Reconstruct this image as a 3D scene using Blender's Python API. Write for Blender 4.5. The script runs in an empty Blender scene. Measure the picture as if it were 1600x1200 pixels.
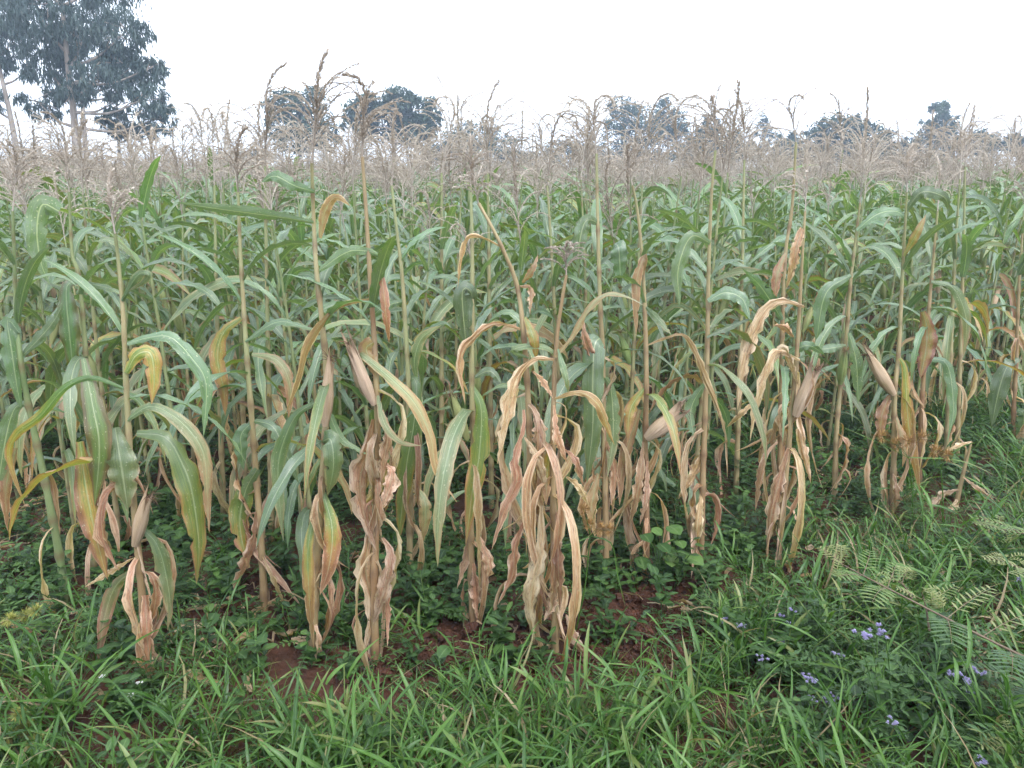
import bpy, math, random
import numpy as np
from mathutils import Vector, Matrix

# ------------------------------------------------------------------ camera, sky, sun, exposure
SC = bpy.context.scene
COL = SC.collection
H = 1.65                      # eye height
FPX = 1200.0                  # focal length in photo pixels (1600 wide)
PITCH = math.atan(322.0 / FPX)

cam_d = bpy.data.cameras.new('camera')
cam_d.sensor_width = 36.0
cam_d.lens = 27.0
cam_d.clip_start = 0.05
cam_d.clip_end = 2000.0
cam = bpy.data.objects.new('camera', cam_d)
cam.location = (0, 0, H)
cam.rotation_euler = (math.pi / 2 - PITCH, 0, 0)
COL.objects.link(cam)
SC.camera = cam

SUN_EL, SUN_AZ = math.radians(58), math.radians(150)   # high, veiled by cloud, behind the right shoulder
world = bpy.data.worlds.new('World')
SC.world = world
world.use_nodes = True
nt = world.node_tree
nt.nodes.clear()
sky = nt.nodes.new('ShaderNodeTexSky')
sky.sky_type = 'NISHITA'
sky.sun_disc = False
sky.sun_elevation = SUN_EL
sky.sun_rotation = SUN_AZ
sky.dust_density = 6.0
sky.air_density = 1.0
cloud = nt.nodes.new('ShaderNodeMix'); cloud.data_type = 'RGBA'     # a closed sheet of pale cloud over the blue
cloud.inputs[0].default_value = 0.88
cloud.inputs[7].default_value = (15.4, 17.0, 19.4, 1)
bg = nt.nodes.new('ShaderNodeBackground'); bg.inputs[1].default_value = 0.075
wo = nt.nodes.new('ShaderNodeOutputWorld')
nt.links.new(sky.outputs[0], cloud.inputs[6])
nt.links.new(cloud.outputs[2], bg.inputs[0])
nt.links.new(bg.outputs[0], wo.inputs[0])

sun_d = bpy.data.lights.new('sun', 'SUN')
sun_d.energy = 1.5
sun_d.angle = math.radians(14)
sun_d.color = (1.0, 0.985, 0.96)
sun = bpy.data.objects.new('sun', sun_d)
sd = Vector((math.sin(SUN_AZ) * math.cos(SUN_EL), math.cos(SUN_AZ) * math.cos(SUN_EL), math.sin(SUN_EL)))
sun.rotation_euler = sd.to_track_quat('Z', 'Y').to_euler()
sun.location = (3, -6, 12)
COL.objects.link(sun)

vs = SC.view_settings
vs.view_transform = 'Standard'; vs.look = 'None'; vs.gamma = 1.0
vs.use_curve_mapping = False
vs.exposure = 1.1
cy = SC.cycles
cy.max_bounces = 6; cy.diffuse_bounces = 2; cy.glossy_bounces = 2
cy.use_adaptive_sampling = True; cy.adaptive_threshold = 0.03; cy.adaptive_min_samples = 16
cy.transmission_bounces = 4; cy.volume_bounces = 1; cy.transparent_max_bounces = 8

rng = random.Random(11)
NPR = np.random.RandomState(5)
U = rng.uniform

# ------------------------------------------------------------------ picture <-> place
CP, SP = math.cos(PITCH), math.sin(PITCH)
def ray(x, y):
    a, b = (x - 800.0) / FPX, (600.0 - y) / FPX
    return Vector((a, b * SP + CP, b * CP - SP))
def at(x, y, Y):
    """the point seen at photo pixel x, y that stands Y metres in front of the camera"""
    d = ray(x, y); t = Y / d.y
    return Vector((d.x * t, Y, H + d.z * t))
def pxm(x, y, Y):
    """metres per photo pixel there"""
    return (Y / ray(x, y).y) / FPX
def gz(x, y):
    """height of the ground"""
    z = 0.018 * math.sin(1.7 * x + 0.6) * math.cos(1.3 * y) + 0.012 * math.sin(4.1 * x - 2.3 * y)
    z += 0.05 * math.exp(-((x + 0.13) ** 2 + (y - 2.36) ** 2) / 0.012)
    z += 0.045 * math.exp(-((x - 0.45) ** 2 + (y - 2.55) ** 2) / 0.05)
    return z
def ground_at(x, y):
    d = ray(x, y); t = -H / d.z
    return Vector((d.x * t, d.y * t, gz(d.x * t, d.y * t)))

# ------------------------------------------------------------------ mesh helpers
class MB:
    """collects surfaces; every vertex carries a colour 'lf' = (u across, v along, age, extra)"""
    def __init__(s): s.v, s.f, s.c, s.m = [], [], [], []
    def grid(s, P, C, mat=0, wrap=False):
        n, m = len(P), len(P[0]); b = len(s.v)
        for i in range(n):
            s.v.extend(P[i]); s.c.extend(C[i])
        for i in range(n - 1):
            for j in range(m if wrap else m - 1):
                j2 = (j + 1) % m
                s.f.append((b + i * m + j, b + i * m + j2, b + (i + 1) * m + j2, b + (i + 1) * m + j)); s.m.append(mat)
    def poly(s, pts, cols, mat=0):
        b = len(s.v); s.v.extend(pts); s.c.extend(cols)
        s.f.append(tuple(range(b, b + len(pts)))); s.m.append(mat)
    def tube(s, pts, rad, sides=6, mat=0, age=0.0, extra=None, cap=False):
        n = len(pts); P, C = [], []
        prev = Vector((1, 0.05, 0.02))
        for i in range(n):
            t = (Vector(pts[min(i + 1, n - 1)]) - Vector(pts[max(i - 1, 0)])).normalized()
            a = prev - t * prev.dot(t)
            if a.length < 1e-4: a = Vector((0.1, 1, 0.1)) - t * t.y
            a.normalize(); b = t.cross(a); prev = a
            r = rad[i]
            ag = age[i] if isinstance(age, (list, tuple)) else age
            ex = extra[i] if extra else 0.0
            P.append([tuple(Vector(pts[i]) + a * (r * math.cos(2 * math.pi * k / sides)) + b * (r * math.sin(2 * math.pi * k / sides))) for k in range(sides)])
            C.append([(k / sides, i / max(1, n - 1), ag, ex) for k in range(sides)])
        s.grid(P, C, mat, True)
        if cap:
            s.poly([P[-1][k] for k in range(sides)], [C[-1][k] for k in range(sides)], mat)
    def add(s, o, M=None, mat=None):
        b = len(s.v)
        s.v.extend([tuple(M @ Vector(p)) for p in o.v] if M else o.v); s.c.extend(o.c)
        s.f.extend([tuple(b + k for k in f) for f in o.f]); s.m.extend(o.m if mat is None else [mat] * len(o.f))
    def mesh(s, name, mats, smooth=True):
        me = bpy.data.meshes.new(name)
        me.from_pydata([tuple(p) for p in s.v], [], s.f)
        for mm in mats: me.materials.append(mm)
        at_ = me.attributes.new('lf', 'FLOAT_COLOR', 'POINT')
        at_.data.foreach_set('color', np.array(s.c, dtype=np.float32).ravel())
        if len(mats) > 1: me.polygons.foreach_set('material_index', np.array(s.m, dtype=np.int32))
        if smooth: me.polygons.foreach_set('use_smooth', np.ones(len(s.f), dtype=bool))
        me.update()
        return me

def obj(name, me, parent=None, M=None):
    o = bpy.data.objects.new(name, me)
    if parent is not None: o.parent = parent
    if M is not None: o.matrix_local = M
    COL.objects.link(o)
    return o
def tag(o, label=None, cat=None, group=None, kind=None):
    if label: o['label'] = label
    if cat: o['category'] = cat
    if group: o['group'] = group
    if kind: o['kind'] = kind
    return o
def thing(name, loc, label, cat, group=None, rz=0.0):
    o = bpy.data.objects.new(name, None); o.location = loc; o.rotation_euler = (0, 0, rz); o.empty_display_size = 0.1
    COL.objects.link(o)
    return tag(o, label, cat, group)

def spline(pts, n):
    """n points along a Catmull-Rom curve through pts, evenly by length"""
    p = [Vector(q) for q in pts]
    if len(p) == 2: p = [p[0], (p[0] + p[1]) / 2, p[1]]
    q = [p[0] * 2 - p[1]] + p + [p[-1] * 2 - p[-2]]
    out = []
    for i in range(1, len(q) - 2):
        for k in range(10):
            t = k / 10; a, b, c, d = q[i - 1], q[i], q[i + 1], q[i + 2]
            out.append(0.5 * ((2 * b) + (c - a) * t + (2 * a - 5 * b + 4 * c - d) * t * t + (3 * b - a - 3 * c + d) * t ** 3))
    out.append(p[-1])
    L = [0.0]
    for i in range(1, len(out)): L.append(L[-1] + (out[i] - out[i - 1]).length)
    res, j = [], 0
    for k in range(n):
        t = L[-1] * k / (n - 1)
        while j < len(L) - 2 and L[j + 1] < t: j += 1
        w = (t - L[j]) / max(1e-9, L[j + 1] - L[j])
        res.append(out[j].lerp(out[j + 1], min(1, max(0, w))))
    return res, L[-1]

# ------------------------------------------------------------------ materials
def mat(name):
    m = bpy.data.materials.new(name); m.use_nodes = True
    n = m.node_tree; n.nodes.clear()
    return m, n
class NT:
    def __init__(s, tree): s.t = tree
    def n(s, typ, **kw):
        x = s.t.nodes.new(typ)
        for k, v in kw.items(): setattr(x, k, v)
        return x
    def l(s, a, b): s.t.links.new(a, b)
    def val(s, sock, x):
        if hasattr(x, 'is_linked') or isinstance(x, bpy.types.NodeSocket): s.l(x, sock)
        else: sock.default_value = x
    def math(s, op, a, b=0.0, c=None, clamp=False):
        x = s.n('ShaderNodeMath', operation=op, use_clamp=clamp)
        s.val(x.inputs[0], a); s.val(x.inputs[1], b)
        if c is not None: s.val(x.inputs[2], c)
        return x.outputs[0]
    def step(s, x, a, b):
        m = s.n('ShaderNodeMapRange', interpolation_type='SMOOTHSTEP')
        s.val(m.inputs[0], x); m.inputs[1].default_value = a; m.inputs[2].default_value = b
        m.inputs[3].default_value = 0; m.inputs[4].default_value = 1
        return m.outputs[0]
    def mix(s, f, a, b, blend='MIX'):
        m = s.n('ShaderNodeMix', data_type='RGBA', blend_type=blend)
        s.val(m.inputs[0], f)
        for k, v in ((6, a), (7, b)):
            if isinstance(v, tuple): m.inputs[k].default_value = (*v[:3], 1)
            else: s.l(v, m.inputs[k])
        return m.outputs[2]
    def vec(s, x, y, z):
        c = s.n('ShaderNodeCombineXYZ')
        for k, v in enumerate((x, y, z)): s.val(c.inputs[k], v)
        return c.outputs[0]
    def noise(s, v, scale, detail=3.0, rough=0.55):
        x = s.n('ShaderNodeTexNoise'); s.l(v, x.inputs['Vector'])
        x.inputs['Scale'].default_value = scale; x.inputs['Detail'].default_value = detail; x.inputs['Roughness'].default_value = rough
        return x.outputs[0]
    def ramp(s, f, stops):
        r = s.n('ShaderNodeValToRGB'); e = r.color_ramp.elements
        while len(e) < len(stops): e.new(0.5)
        for k, (p, c) in enumerate(stops): e[k].position = p; e[k].color = (*c, 1)
        s.l(f, r.inputs[0]); return r.outputs[0]
    def attr(s):
        a = s.n('ShaderNodeAttribute', attribute_name='lf'); p = s.n('ShaderNodeSeparateColor'); s.l(a.outputs[0], p.inputs[0])
        return p.outputs[0], p.outputs[1], p.outputs[2], a.outputs['Alpha']
    def rand(s): return s.n('ShaderNodeObjectInfo').outputs['Random']
    def surf(s, col, rough=0.5, spec=0.5, trans=0.0, tcol=None, bump=None, bstr=0.3, bdist=0.002):
        p = s.n('ShaderNodeBsdfPrincipled'); s.l(col, p.inputs['Base Color']) if not isinstance(col, tuple) else s.val(p.inputs['Base Color'], (*col, 1))
        s.val(p.inputs['Roughness'], rough); s.val(p.inputs['Specular IOR Level'], spec)
        if bump is not None:
            b = s.n('ShaderNodeBump'); b.inputs['Strength'].default_value = bstr; b.inputs['Distance'].default_value = bdist
            s.l(bump, b.inputs['Height']); s.l(b.outputs[0], p.inputs['Normal'])
        out = p.outputs[0]
        if trans:
            tb = s.n('ShaderNodeBsdfTranslucent'); s.l(tcol if tcol is not None else col, tb.inputs[0])
            ms = s.n('ShaderNodeMixShader'); ms.inputs[0].default_value = trans
            s.l(out, ms.inputs[1]); s.l(tb.outputs[0], ms.inputs[2]); out = ms.outputs[0]
        o = s.n('ShaderNodeOutputMaterial'); s.l(out, o.inputs[0])

GREEN_RAMP = [(0.0, (0.090, 0.168, 0.058)), (0.14, (0.106, 0.192, 0.054)), (0.27, (0.165, 0.22, 0.055)), (0.37, (0.33, 0.255, 0.07)),
              (0.46, (0.34, 0.20, 0.075)), (0.60, (0.25, 0.13, 0.058)), (0.78, (0.37, 0.21, 0.105)), (1.0, (0.52, 0.385, 0.26))]
PALE_RAMP = [(0.0, (0.092, 0.164, 0.066)), (0.14, (0.110, 0.180, 0.070)), (0.30, (0.18, 0.21, 0.095)), (0.42, (0.30, 0.26, 0.135)),
             (0.52, (0.34, 0.23, 0.12)), (0.64, (0.27, 0.145, 0.068)), (0.80, (0.385, 0.225, 0.115)), (1.0, (0.55, 0.42, 0.29))]
def leaf_material():
    m, t = mat('maize_leaf'); k = NT(t)
    r, s, age, alpha = k.attr(); rnd = k.rand()
    pale = k.math('GREATER_THAN', alpha, 1.5); pur = k.math('MULTIPLY', alpha, k.math('SUBTRACT', 1.0, pale))
    u = k.math('MULTIPLY_ADD', r, 2.0, -1.0); au = k.math('ABSOLUTE', u)
    off = k.math('MULTIPLY', rnd, 61.0)
    n1 = k.noise(k.vec(k.math('MULTIPLY', u, 1.8), k.math('MULTIPLY', s, 6.0), off), 1.5, 3.0, 0.7)
    ne = k.noise(k.vec(k.math('MULTIPLY', u, 5.0), k.math('MULTIPLY', s, 9.0), off), 1.4, 2.0, 0.7)
    vein = k.noise(k.vec(k.math('MULTIPLY', u, 17.0), k.math('MULTIPLY', s, 2.0), off), 1.0, 1.0)
    spots = k.noise(k.vec(k.math('MULTIPLY', u, 5.0), k.math('MULTIPLY', s, 26.0), off), 1.0, 2.0)
    amp = k.math('MULTIPLY_ADD', age, 0.75, 0.12)
    a = k.math('ADD', age, k.math('MULTIPLY', k.math('SUBTRACT', n1, 0.5), amp))
    edge = k.math('MULTIPLY', k.math('MULTIPLY', k.math('POWER', au, 3.0), k.math('MULTIPLY_ADD', ne, 3.6, -0.9)), k.math('MULTIPLY', k.math('MINIMUM', age, 0.45), 1.0))
    streak = k.math('MULTIPLY', k.math('SUBTRACT', vein, 0.5), k.math('MULTIPLY', k.step(age, 0.03, 0.3), 0.32))
    a = k.math('ADD', k.math('ADD', a, streak), edge, clamp=True)
    col = k.mix(pale, k.ramp(a, GREEN_RAMP), k.ramp(a, PALE_RAMP))
    # bluish bloom of the living blade
    col = k.mix(k.math('MULTIPLY', k.step(a, 0.25, 0.05), k.math('MULTIPLY', k.step(n1, 0.30, 0.65), 0.75)), col, (0.150, 0.200, 0.145))
    col = k.mix(k.math('MULTIPLY', k.step(au, 0.085, 0.03), k.math('SUBTRACT', 0.7, k.math('MULTIPLY', a, 0.55))), col, (0.36, 0.42, 0.26))
    pfac = k.math('MULTIPLY', pur, k.step(k.math('ADD', au, k.math('MULTIPLY', n1, 0.5)), 0.62, 1.05))
    col = k.mix(pfac, col, (0.13, 0.045, 0.045))
    col = k.mix(k.math('MULTIPLY', k.step(spots, 0.56, 0.70), k.math('MULTIPLY', a, 0.6)), col, (0.13, 0.07, 0.035))
    speck = k.noise(k.vec(k.math('MULTIPLY', u, 6.0), k.math('MULTIPLY', s, 46.0), k.math('ADD', off, 9.0)), 1.3, 0.0)
    col = k.mix(k.math('MULTIPLY', k.step(speck, 0.74, 0.80), 0.6), col, (0.42, 0.42, 0.30))
    v = k.math('MULTIPLY', k.math('MULTIPLY_ADD', vein, 0.7, 0.65), k.math('MULTIPLY_ADD', rnd, 0.5, 0.75))
    hs = k.n('ShaderNodeHueSaturation'); k.l(col, hs.inputs['Color']); k.l(v, hs.inputs['Value'])
    k.l(k.math('MULTIPLY_ADD', k.math('FRACT', k.math('MULTIPLY', rnd, 7.31)), 0.04, 0.475), hs.inputs['Hue'])
    tc = k.mix(1.0, hs.outputs[0], (1.6, 1.75, 0.55), 'MULTIPLY')
    rough = k.math('MULTIPLY_ADD', a, 0.35, 0.30)
    k.surf(hs.outputs[0], rough, 0.85, 0.26, tc, vein, 0.5, 0.004)
    return m
def stalk_material():
    m, t = mat('maize_stalk'); k = NT(t)
    r, s, age, node = k.attr(); rnd = k.rand()
    tc = k.n('ShaderNodeTexCoord').outputs['Object']
    mp = k.n('ShaderNodeMapping'); k.l(tc, mp.inputs[0]); mp.inputs['Scale'].default_value = (60, 60, 5)
    n1 = k.noise(mp.outputs[0], 1.0, 3.0)
    mp2 = k.n('ShaderNodeMapping'); k.l(tc, mp2.inputs[0]); mp2.inputs['Scale'].default_value = (9, 9, 7)
    n2 = k.noise(mp2.outputs[0], 1.0, 3.0)
    a = k.math('ADD', age, k.math('MULTIPLY', k.math('SUBTRACT', n2, 0.5), 0.5), clamp=True)
    col = k.ramp(a, [(0.0, (0.115, 0.17, 0.066)), (0.3, (0.24, 0.265, 0.125)), (0.5, (0.31, 0.25, 0.13)), (0.72, (0.25, 0.15, 0.078)), (1.0, (0.11, 0.058, 0.038))])
    col = k.mix(k.math('MULTIPLY', node, 0.7), col, (0.15, 0.085, 0.05))
    hs = k.n('ShaderNodeHueSaturation'); k.l(col, hs.inputs['Color']); k.l(k.math('MULTIPLY_ADD', n1, 0.7, 0.65), hs.inputs['Value'])
    k.surf(hs.outputs[0], 0.5, 0.4, 0, None, n1, 0.4, 0.003)
    return m
def simple(name, c1, c2, rough=0.6, trans=0.0, spec=0.4, var=0.5, nscale=30.0, tmul=(1.3, 1.4, 0.8)):
    """two-tone material: object noise and per-object chance blend the tones; age darkens nothing, it shifts the tone"""
    m, t = mat(name); k = NT(t)
    r, s, age, ex = k.attr(); rnd = k.rand()
    tc = k.n('ShaderNodeTexCoord').outputs['Object']
    n1 = k.noise(tc, nscale, 1.5)
    f = k.math('ADD', k.math('ADD', k.math('MULTIPLY', k.math('SUBTRACT', n1, 0.5), 0.9), k.math('MULTIPLY', k.math('SUBTRACT', rnd, 0.5), var)), age, clamp=True)
    col = k.mix(f, c1, c2)
    tcl = k.mix(1.0, col, tmul, 'MULTIPLY')
    k.surf(col, rough, spec, trans, tcl)
    return m
def grass_material(name, stops, trans=0.3):
    m, t = mat(name); k = NT(t)
    r, s, age, ex = k.attr(); rnd = k.rand()
    off = k.math('MULTIPLY', rnd, 40.0)
    n1 = k.noise(k.vec(k.math('MULTIPLY', r, 1.0), k.math('MULTIPLY', s, 3.0), k.math('ADD', off, k.math('MULTIPLY', ex, 30.0))), 1.5, 3.0)
    vein = k.noise(k.vec(k.math('MULTIPLY', r, 14.0), k.math('MULTIPLY', s, 1.0), off), 1.0, 2.0)
    a = k.math('ADD', k.math('ADD', age, k.math('MULTIPLY', k.math('SUBTRACT', n1, 0.5), 0.35)), k.math('MULTIPLY', k.math('SUBTRACT', rnd, 0.5), 0.22), clamp=True)
    col = k.ramp(a, stops)
    mid = k.step(k.math('ABSOLUTE', k.math('SUBTRACT', r, 0.5)), 0.09, 0.03)
    col = k.mix(k.math('MULTIPLY', mid, 0.3), col, (0.20, 0.28, 0.13))
    hs = k.n('ShaderNodeHueSaturation'); k.l(col, hs.inputs['Color']); k.l(k.math('MULTIPLY_ADD', vein, 0.5, 0.75), hs.inputs['Value'])
    tc = k.mix(1.0, hs.outputs[0], (1.4, 1.45, 0.7), 'MULTIPLY')
    k.surf(hs.outputs[0], 0.42, 0.42, trans, tc)
    return m
def soil_material():
    m, t = mat('red_soil'); k = NT(t)
    tc = k.n('ShaderNodeTexCoord').outputs['Object']
    n1 = k.noise(tc, 2.2, 5.0, 0.6); n2 = k.noise(tc, 38.0, 5.0, 0.7); n3 = k.noise(tc, 9.0, 3.0)
    col = k.ramp(n1, [(0.3, (0.05, 0.024, 0.016)), (0.55, (0.105, 0.043, 0.026)), (0.75, (0.08, 0.042, 0.028))])
    col = k.mix(k.step(n2, 0.55, 0.75), col, (0.16, 0.068, 0.042))
    col = k.mix(k.math('MULTIPLY', k.step(n3, 0.58, 0.7), 0.5), col, (0.07, 0.05, 0.03))
    h = k.math('ADD', n2, k.math('MULTIPLY', n3, 1.5))
    k.surf(col, 0.9, 0.25, 0, None, h, 1.0, 0.03)
    return m
def bark_material():
    m, t = mat('bark'); k = NT(t)
    tc = k.n('ShaderNodeTexCoord').outputs['Object']
    mp = k.n('ShaderNodeMapping'); k.l(tc, mp.inputs[0]); mp.inputs['Scale'].default_value = (3, 3, 0.7)
    n1 = k.noise(mp.outputs[0], 2.0, 5.0)
    col = k.ramp(n1, [(0.3, (0.16, 0.125, 0.10)), (0.7, (0.38, 0.33, 0.29))])
    k.surf(col, 0.85, 0.3, 0, None, n1, 0.6, 0.05)
    return m

M_LEAF = leaf_material(); M_STALK = stalk_material()
M_TASSEL = simple('maize_tassel', (0.31, 0.26, 0.21), (0.57, 0.505, 0.435), 0.7, 0.2, 0.3, 0.8, 25, (1.2, 1.1, 0.9))
def husk_material():
    m, t = mat('ear_husk'); k = NT(t)
    r, s, age, ex = k.attr(); rnd = k.rand()
    vein = k.noise(k.vec(k.math('MULTIPLY', r, 22.0), k.math('MULTIPLY', s, 1.2), k.math('MULTIPLY', rnd, 30.0)), 1.0, 3.0)
    n1 = k.noise(k.vec(k.math('MULTIPLY', r, 2.0), k.math('MULTIPLY', s, 3.0), k.math('MULTIPLY', rnd, 30.0)), 1.3, 3.0)
    a = k.math('ADD', age, k.math('MULTIPLY', k.math('SUBTRACT', n1, 0.5), 0.4), clamp=True)
    col = k.ramp(a, [(0.0, (0.17, 0.26, 0.08)), (0.35, (0.32, 0.33, 0.14)), (0.6, (0.46, 0.33, 0.20)), (0.85, (0.55, 0.41, 0.29)), (1.0, (0.50, 0.33, 0.25))])
    col = k.mix(k.math('MULTIPLY', k.step(k.math('ADD', s, k.math('MULTIPLY', n1, 0.3)), 0.9, 1.15), 0.7), col, (0.22, 0.13, 0.08))
    hs = k.n('ShaderNodeHueSaturation'); k.l(col, hs.inputs['Color']); k.l(k.math('MULTIPLY_ADD', vein, 0.9, 0.55), hs.inputs['Value'])
    k.surf(hs.outputs[0], 0.55, 0.4, 0.15, None, vein, 0.6, 0.004)
    return m
M_HUSK = husk_material()
M_SILK = simple('ear_silk', (0.11, 0.06, 0.035), (0.25, 0.15, 0.09), 0.8)
M_SOIL = soil_material(); M_BARK = bark_material()
M_GRASS = grass_material('grass_blade', [(0.0, (0.015, 0.044, 0.009)), (0.3, (0.033, 0.094, 0.014)), (0.62, (0.080, 0.172, 0.026)), (0.8, (0.19, 0.20, 0.07)), (1.0, (0.30, 0.22, 0.13))])
M_WEED = grass_material('weed_leaf', [(0.0, (0.019, 0.046, 0.015)), (0.4, (0.042, 0.096, 0.024)), (0.75, (0.10, 0.185, 0.04)), (1.0, (0.20, 0.22, 0.07))])
M_FERN = grass_material('fern_leaflet', [(0.0, (0.05, 0.10, 0.040)), (0.5, (0.11, 0.175, 0.045)), (1.0, (0.24, 0.25, 0.10))])
M_FSTEM = simple('fern_stem', (0.11, 0.075, 0.05), (0.22, 0.17, 0.10), 0.7)
M_SEDGE = simple('sedge_spikelet', (0.26, 0.145, 0.055), (0.42, 0.26, 0.10), 0.8, 0.1)
M_SEDGEG = simple('sedge_spikelet_green', (0.20, 0.22, 0.05), (0.34, 0.33, 0.09), 0.8, 0.1)
M_PETAL = simple('mauve_floret', (0.40, 0.36, 0.58), (0.58, 0.54, 0.70), 0.8, 0.2, 0.2, 0.5, 60, (1.1, 1.0, 1.2))
M_WPETAL = simple('white_floret', (0.75, 0.75, 0.72), (0.85, 0.85, 0.82), 0.7)
M_EUC = simple('eucalyptus_leaf', (0.030, 0.055, 0.052), (0.062, 0.095, 0.085), 0.5, 0.15, 0.5, 0.3, 0.6)  # blue-grey shift paints some lens flare into the leaf colour
M_TREE = simple('broad_leaf', (0.020, 0.042, 0.026), (0.044, 0.078, 0.038), 0.55, 0.2, 0.4, 0.4, 0.5)
M_TREED = simple('dark_leaf', (0.018, 0.038, 0.024), (0.038, 0.068, 0.034), 0.55, 0.15, 0.4, 0.4, 0.5)

# ------------------------------------------------------------------ ground
def axis(lo, hi, dense_lo, dense_hi, d):
    a = list(np.arange(dense_lo, dense_hi + 1e-6, d)); s = d; x = dense_hi
    while x < hi: s *= 1.35; x = min(hi, x + s); a.append(x)
    s = d; x = dense_lo
    while x > lo: s *= 1.35; x = max(lo, x - s); a.insert(0, x)
    return a
xs = axis(-300, 300, -4.5, 4.5, 0.06); ys = axis(-20, 300, 1.2, 7.0, 0.06)
mb = MB()
mb.grid([[(x, y, gz(x, y) + (0.012 * math.sin(23 * x + 5 * math.sin(9 * y)) * math.sin(19 * y + 3 * math.sin(7 * x)) if abs(x) < 5 and 1 < y < 8 else 0)) for x in xs] for y in ys],
        [[(0, 0, 0, 0) for x in xs] for y in ys])
tag(obj('ground', mb.mesh('ground', [M_SOIL])), 'bare reddish brown soil of the maize field', None, None, 'structure')

# ------------------------------------------------------------------ maize: leaves
def blade(mb, path, W0, width, age=0.0, age_tip=None, fold=0.35, ruffle=0.12, twist=0.0, across=4, purple=0.0, mat=0, seed=None, prof='leaf', waves=5.0, curl=0.0, base_w=0.55):
    """a strap-shaped blade along path; W0 gives the width direction (vector or one per point)"""
    R = random.Random(seed if seed is not None else rng.random())
    n = len(path); P, C = [], []
    ph1, ph2, kk = R.uniform(0, 6.28), R.uniform(0, 6.28), waves * R.uniform(0.8, 1.25)
    age_tip = age if age_tip is None else age_tip
    wr = R.uniform(0.04, 0.09)
    if prof == 'dry': across = max(across, 8)
    wob = [R.uniform(-1, 1) for _ in range(n)]
    nick = [[1.0 - (R.uniform(0.15, 0.6) if R.random() < (0.20 if prof == 'dry' else 0.07) and 2 < i < n - 1 and across > 2 else R.uniform(0, 0.05)) for i in range(n)] for _ in (0, 1)]
    for i in range(n):
        s = i / (n - 1)
        T = (path[min(i + 1, n - 1)] - path[max(i - 1, 0)]).normalized()
        w0 = W0[i] if isinstance(W0, list) else W0
        W = w0 - T * w0.dot(T)
        if W.length < 1e-3: W = Vector((1, 0.3, 0)) - T * T.x
        W.normalize(); N = T.cross(W)
        a = twist * s + 0.12 * wob[i] * (1 if prof == 'dry' else 0.3)
        W, N = W * math.cos(a) + N * math.sin(a), N * math.cos(a) - W * math.sin(a)
        if prof == 'leaf': w = width * min(1.0, base_w + 1.9 * s) * (1 - max(0, (s - 0.42) / 0.58) ** 1.9) * (1 + 0.05 * wob[i])
        elif prof == 'dry': w = width * min(1.0, base_w + 1.6 * s) * (1 - max(0, (s - 0.35) / 0.65) ** 1.6) * (1 + 0.22 * wob[i])
        elif prof == 'cut': w = width * (0.9 + 0.1 * s) * (1 - 0.25 * s)
        else: w = width * math.sin(math.pi * min(1, 0.06 + 0.94 * s)) ** 0.7
        w = max(w, width * 0.02)
        fo = fold * (1 - 0.6 * s)
        row, cr = [], []
        for j in range(across + 1):
            u = 2.0 * j / across - 1; u0 = u
            u *= nick[0 if u < 0 else 1][i] if abs(u) > 0.7 else 1.0
            ru = ruffle * w * u * u * math.sin(kk * 6.28 * s + (ph1 if u < 0 else ph2))
            if curl: ang = curl * u * (0.5 + 0.7 * s); dx, dz = math.sin(ang) / max(0.3, curl) * w / 2, (1 - math.cos(ang)) / max(0.3, curl) * w / 2
            else: dx, dz = u * w / 2 * math.cos(fo), abs(u) * w / 2 * math.sin(fo)
            if prof == 'dry': ru += wr * w * math.sin(6.5 * u + ph1 + 2.2 * s) * (0.4 + s) + wr * 0.6 * w * math.sin(11 * u + ph2 - 3 * s)
            row.append(tuple(path[i] + W * dx + N * (dz + ru)))
            cr.append((u0 * 0.5 + 0.5, s, age + (age_tip - age) * s ** 1.3, purple))
        P.append(row); C.append(cr)
    mb.grid(P, C, mat)

def arch_path(L, th0, th1, n=15, kink=None, sway=0.0, power=1.0, R=rng):
    """spine of a free leaf: starts th0 from the vertical, bends to th1; x outward"""
    p = Vector((0.008, 0, 0)); pts = [p.copy()]; yaw = 0.0
    for i in range(1, n):
        s = (i - 0.5) / (n - 1)
        th = th0 + (th1 - th0) * s ** power
        if kink: th += kink[1] / (1 + math.exp(-(s - kink[0]) * 40))
        yaw += sway / n
        d = Vector((math.sin(th) * math.cos(yaw), math.sin(th) * math.sin(yaw), math.cos(th)))
        p = p + d * (L / (n - 1)); pts.append(p.copy())
    return pts

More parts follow.
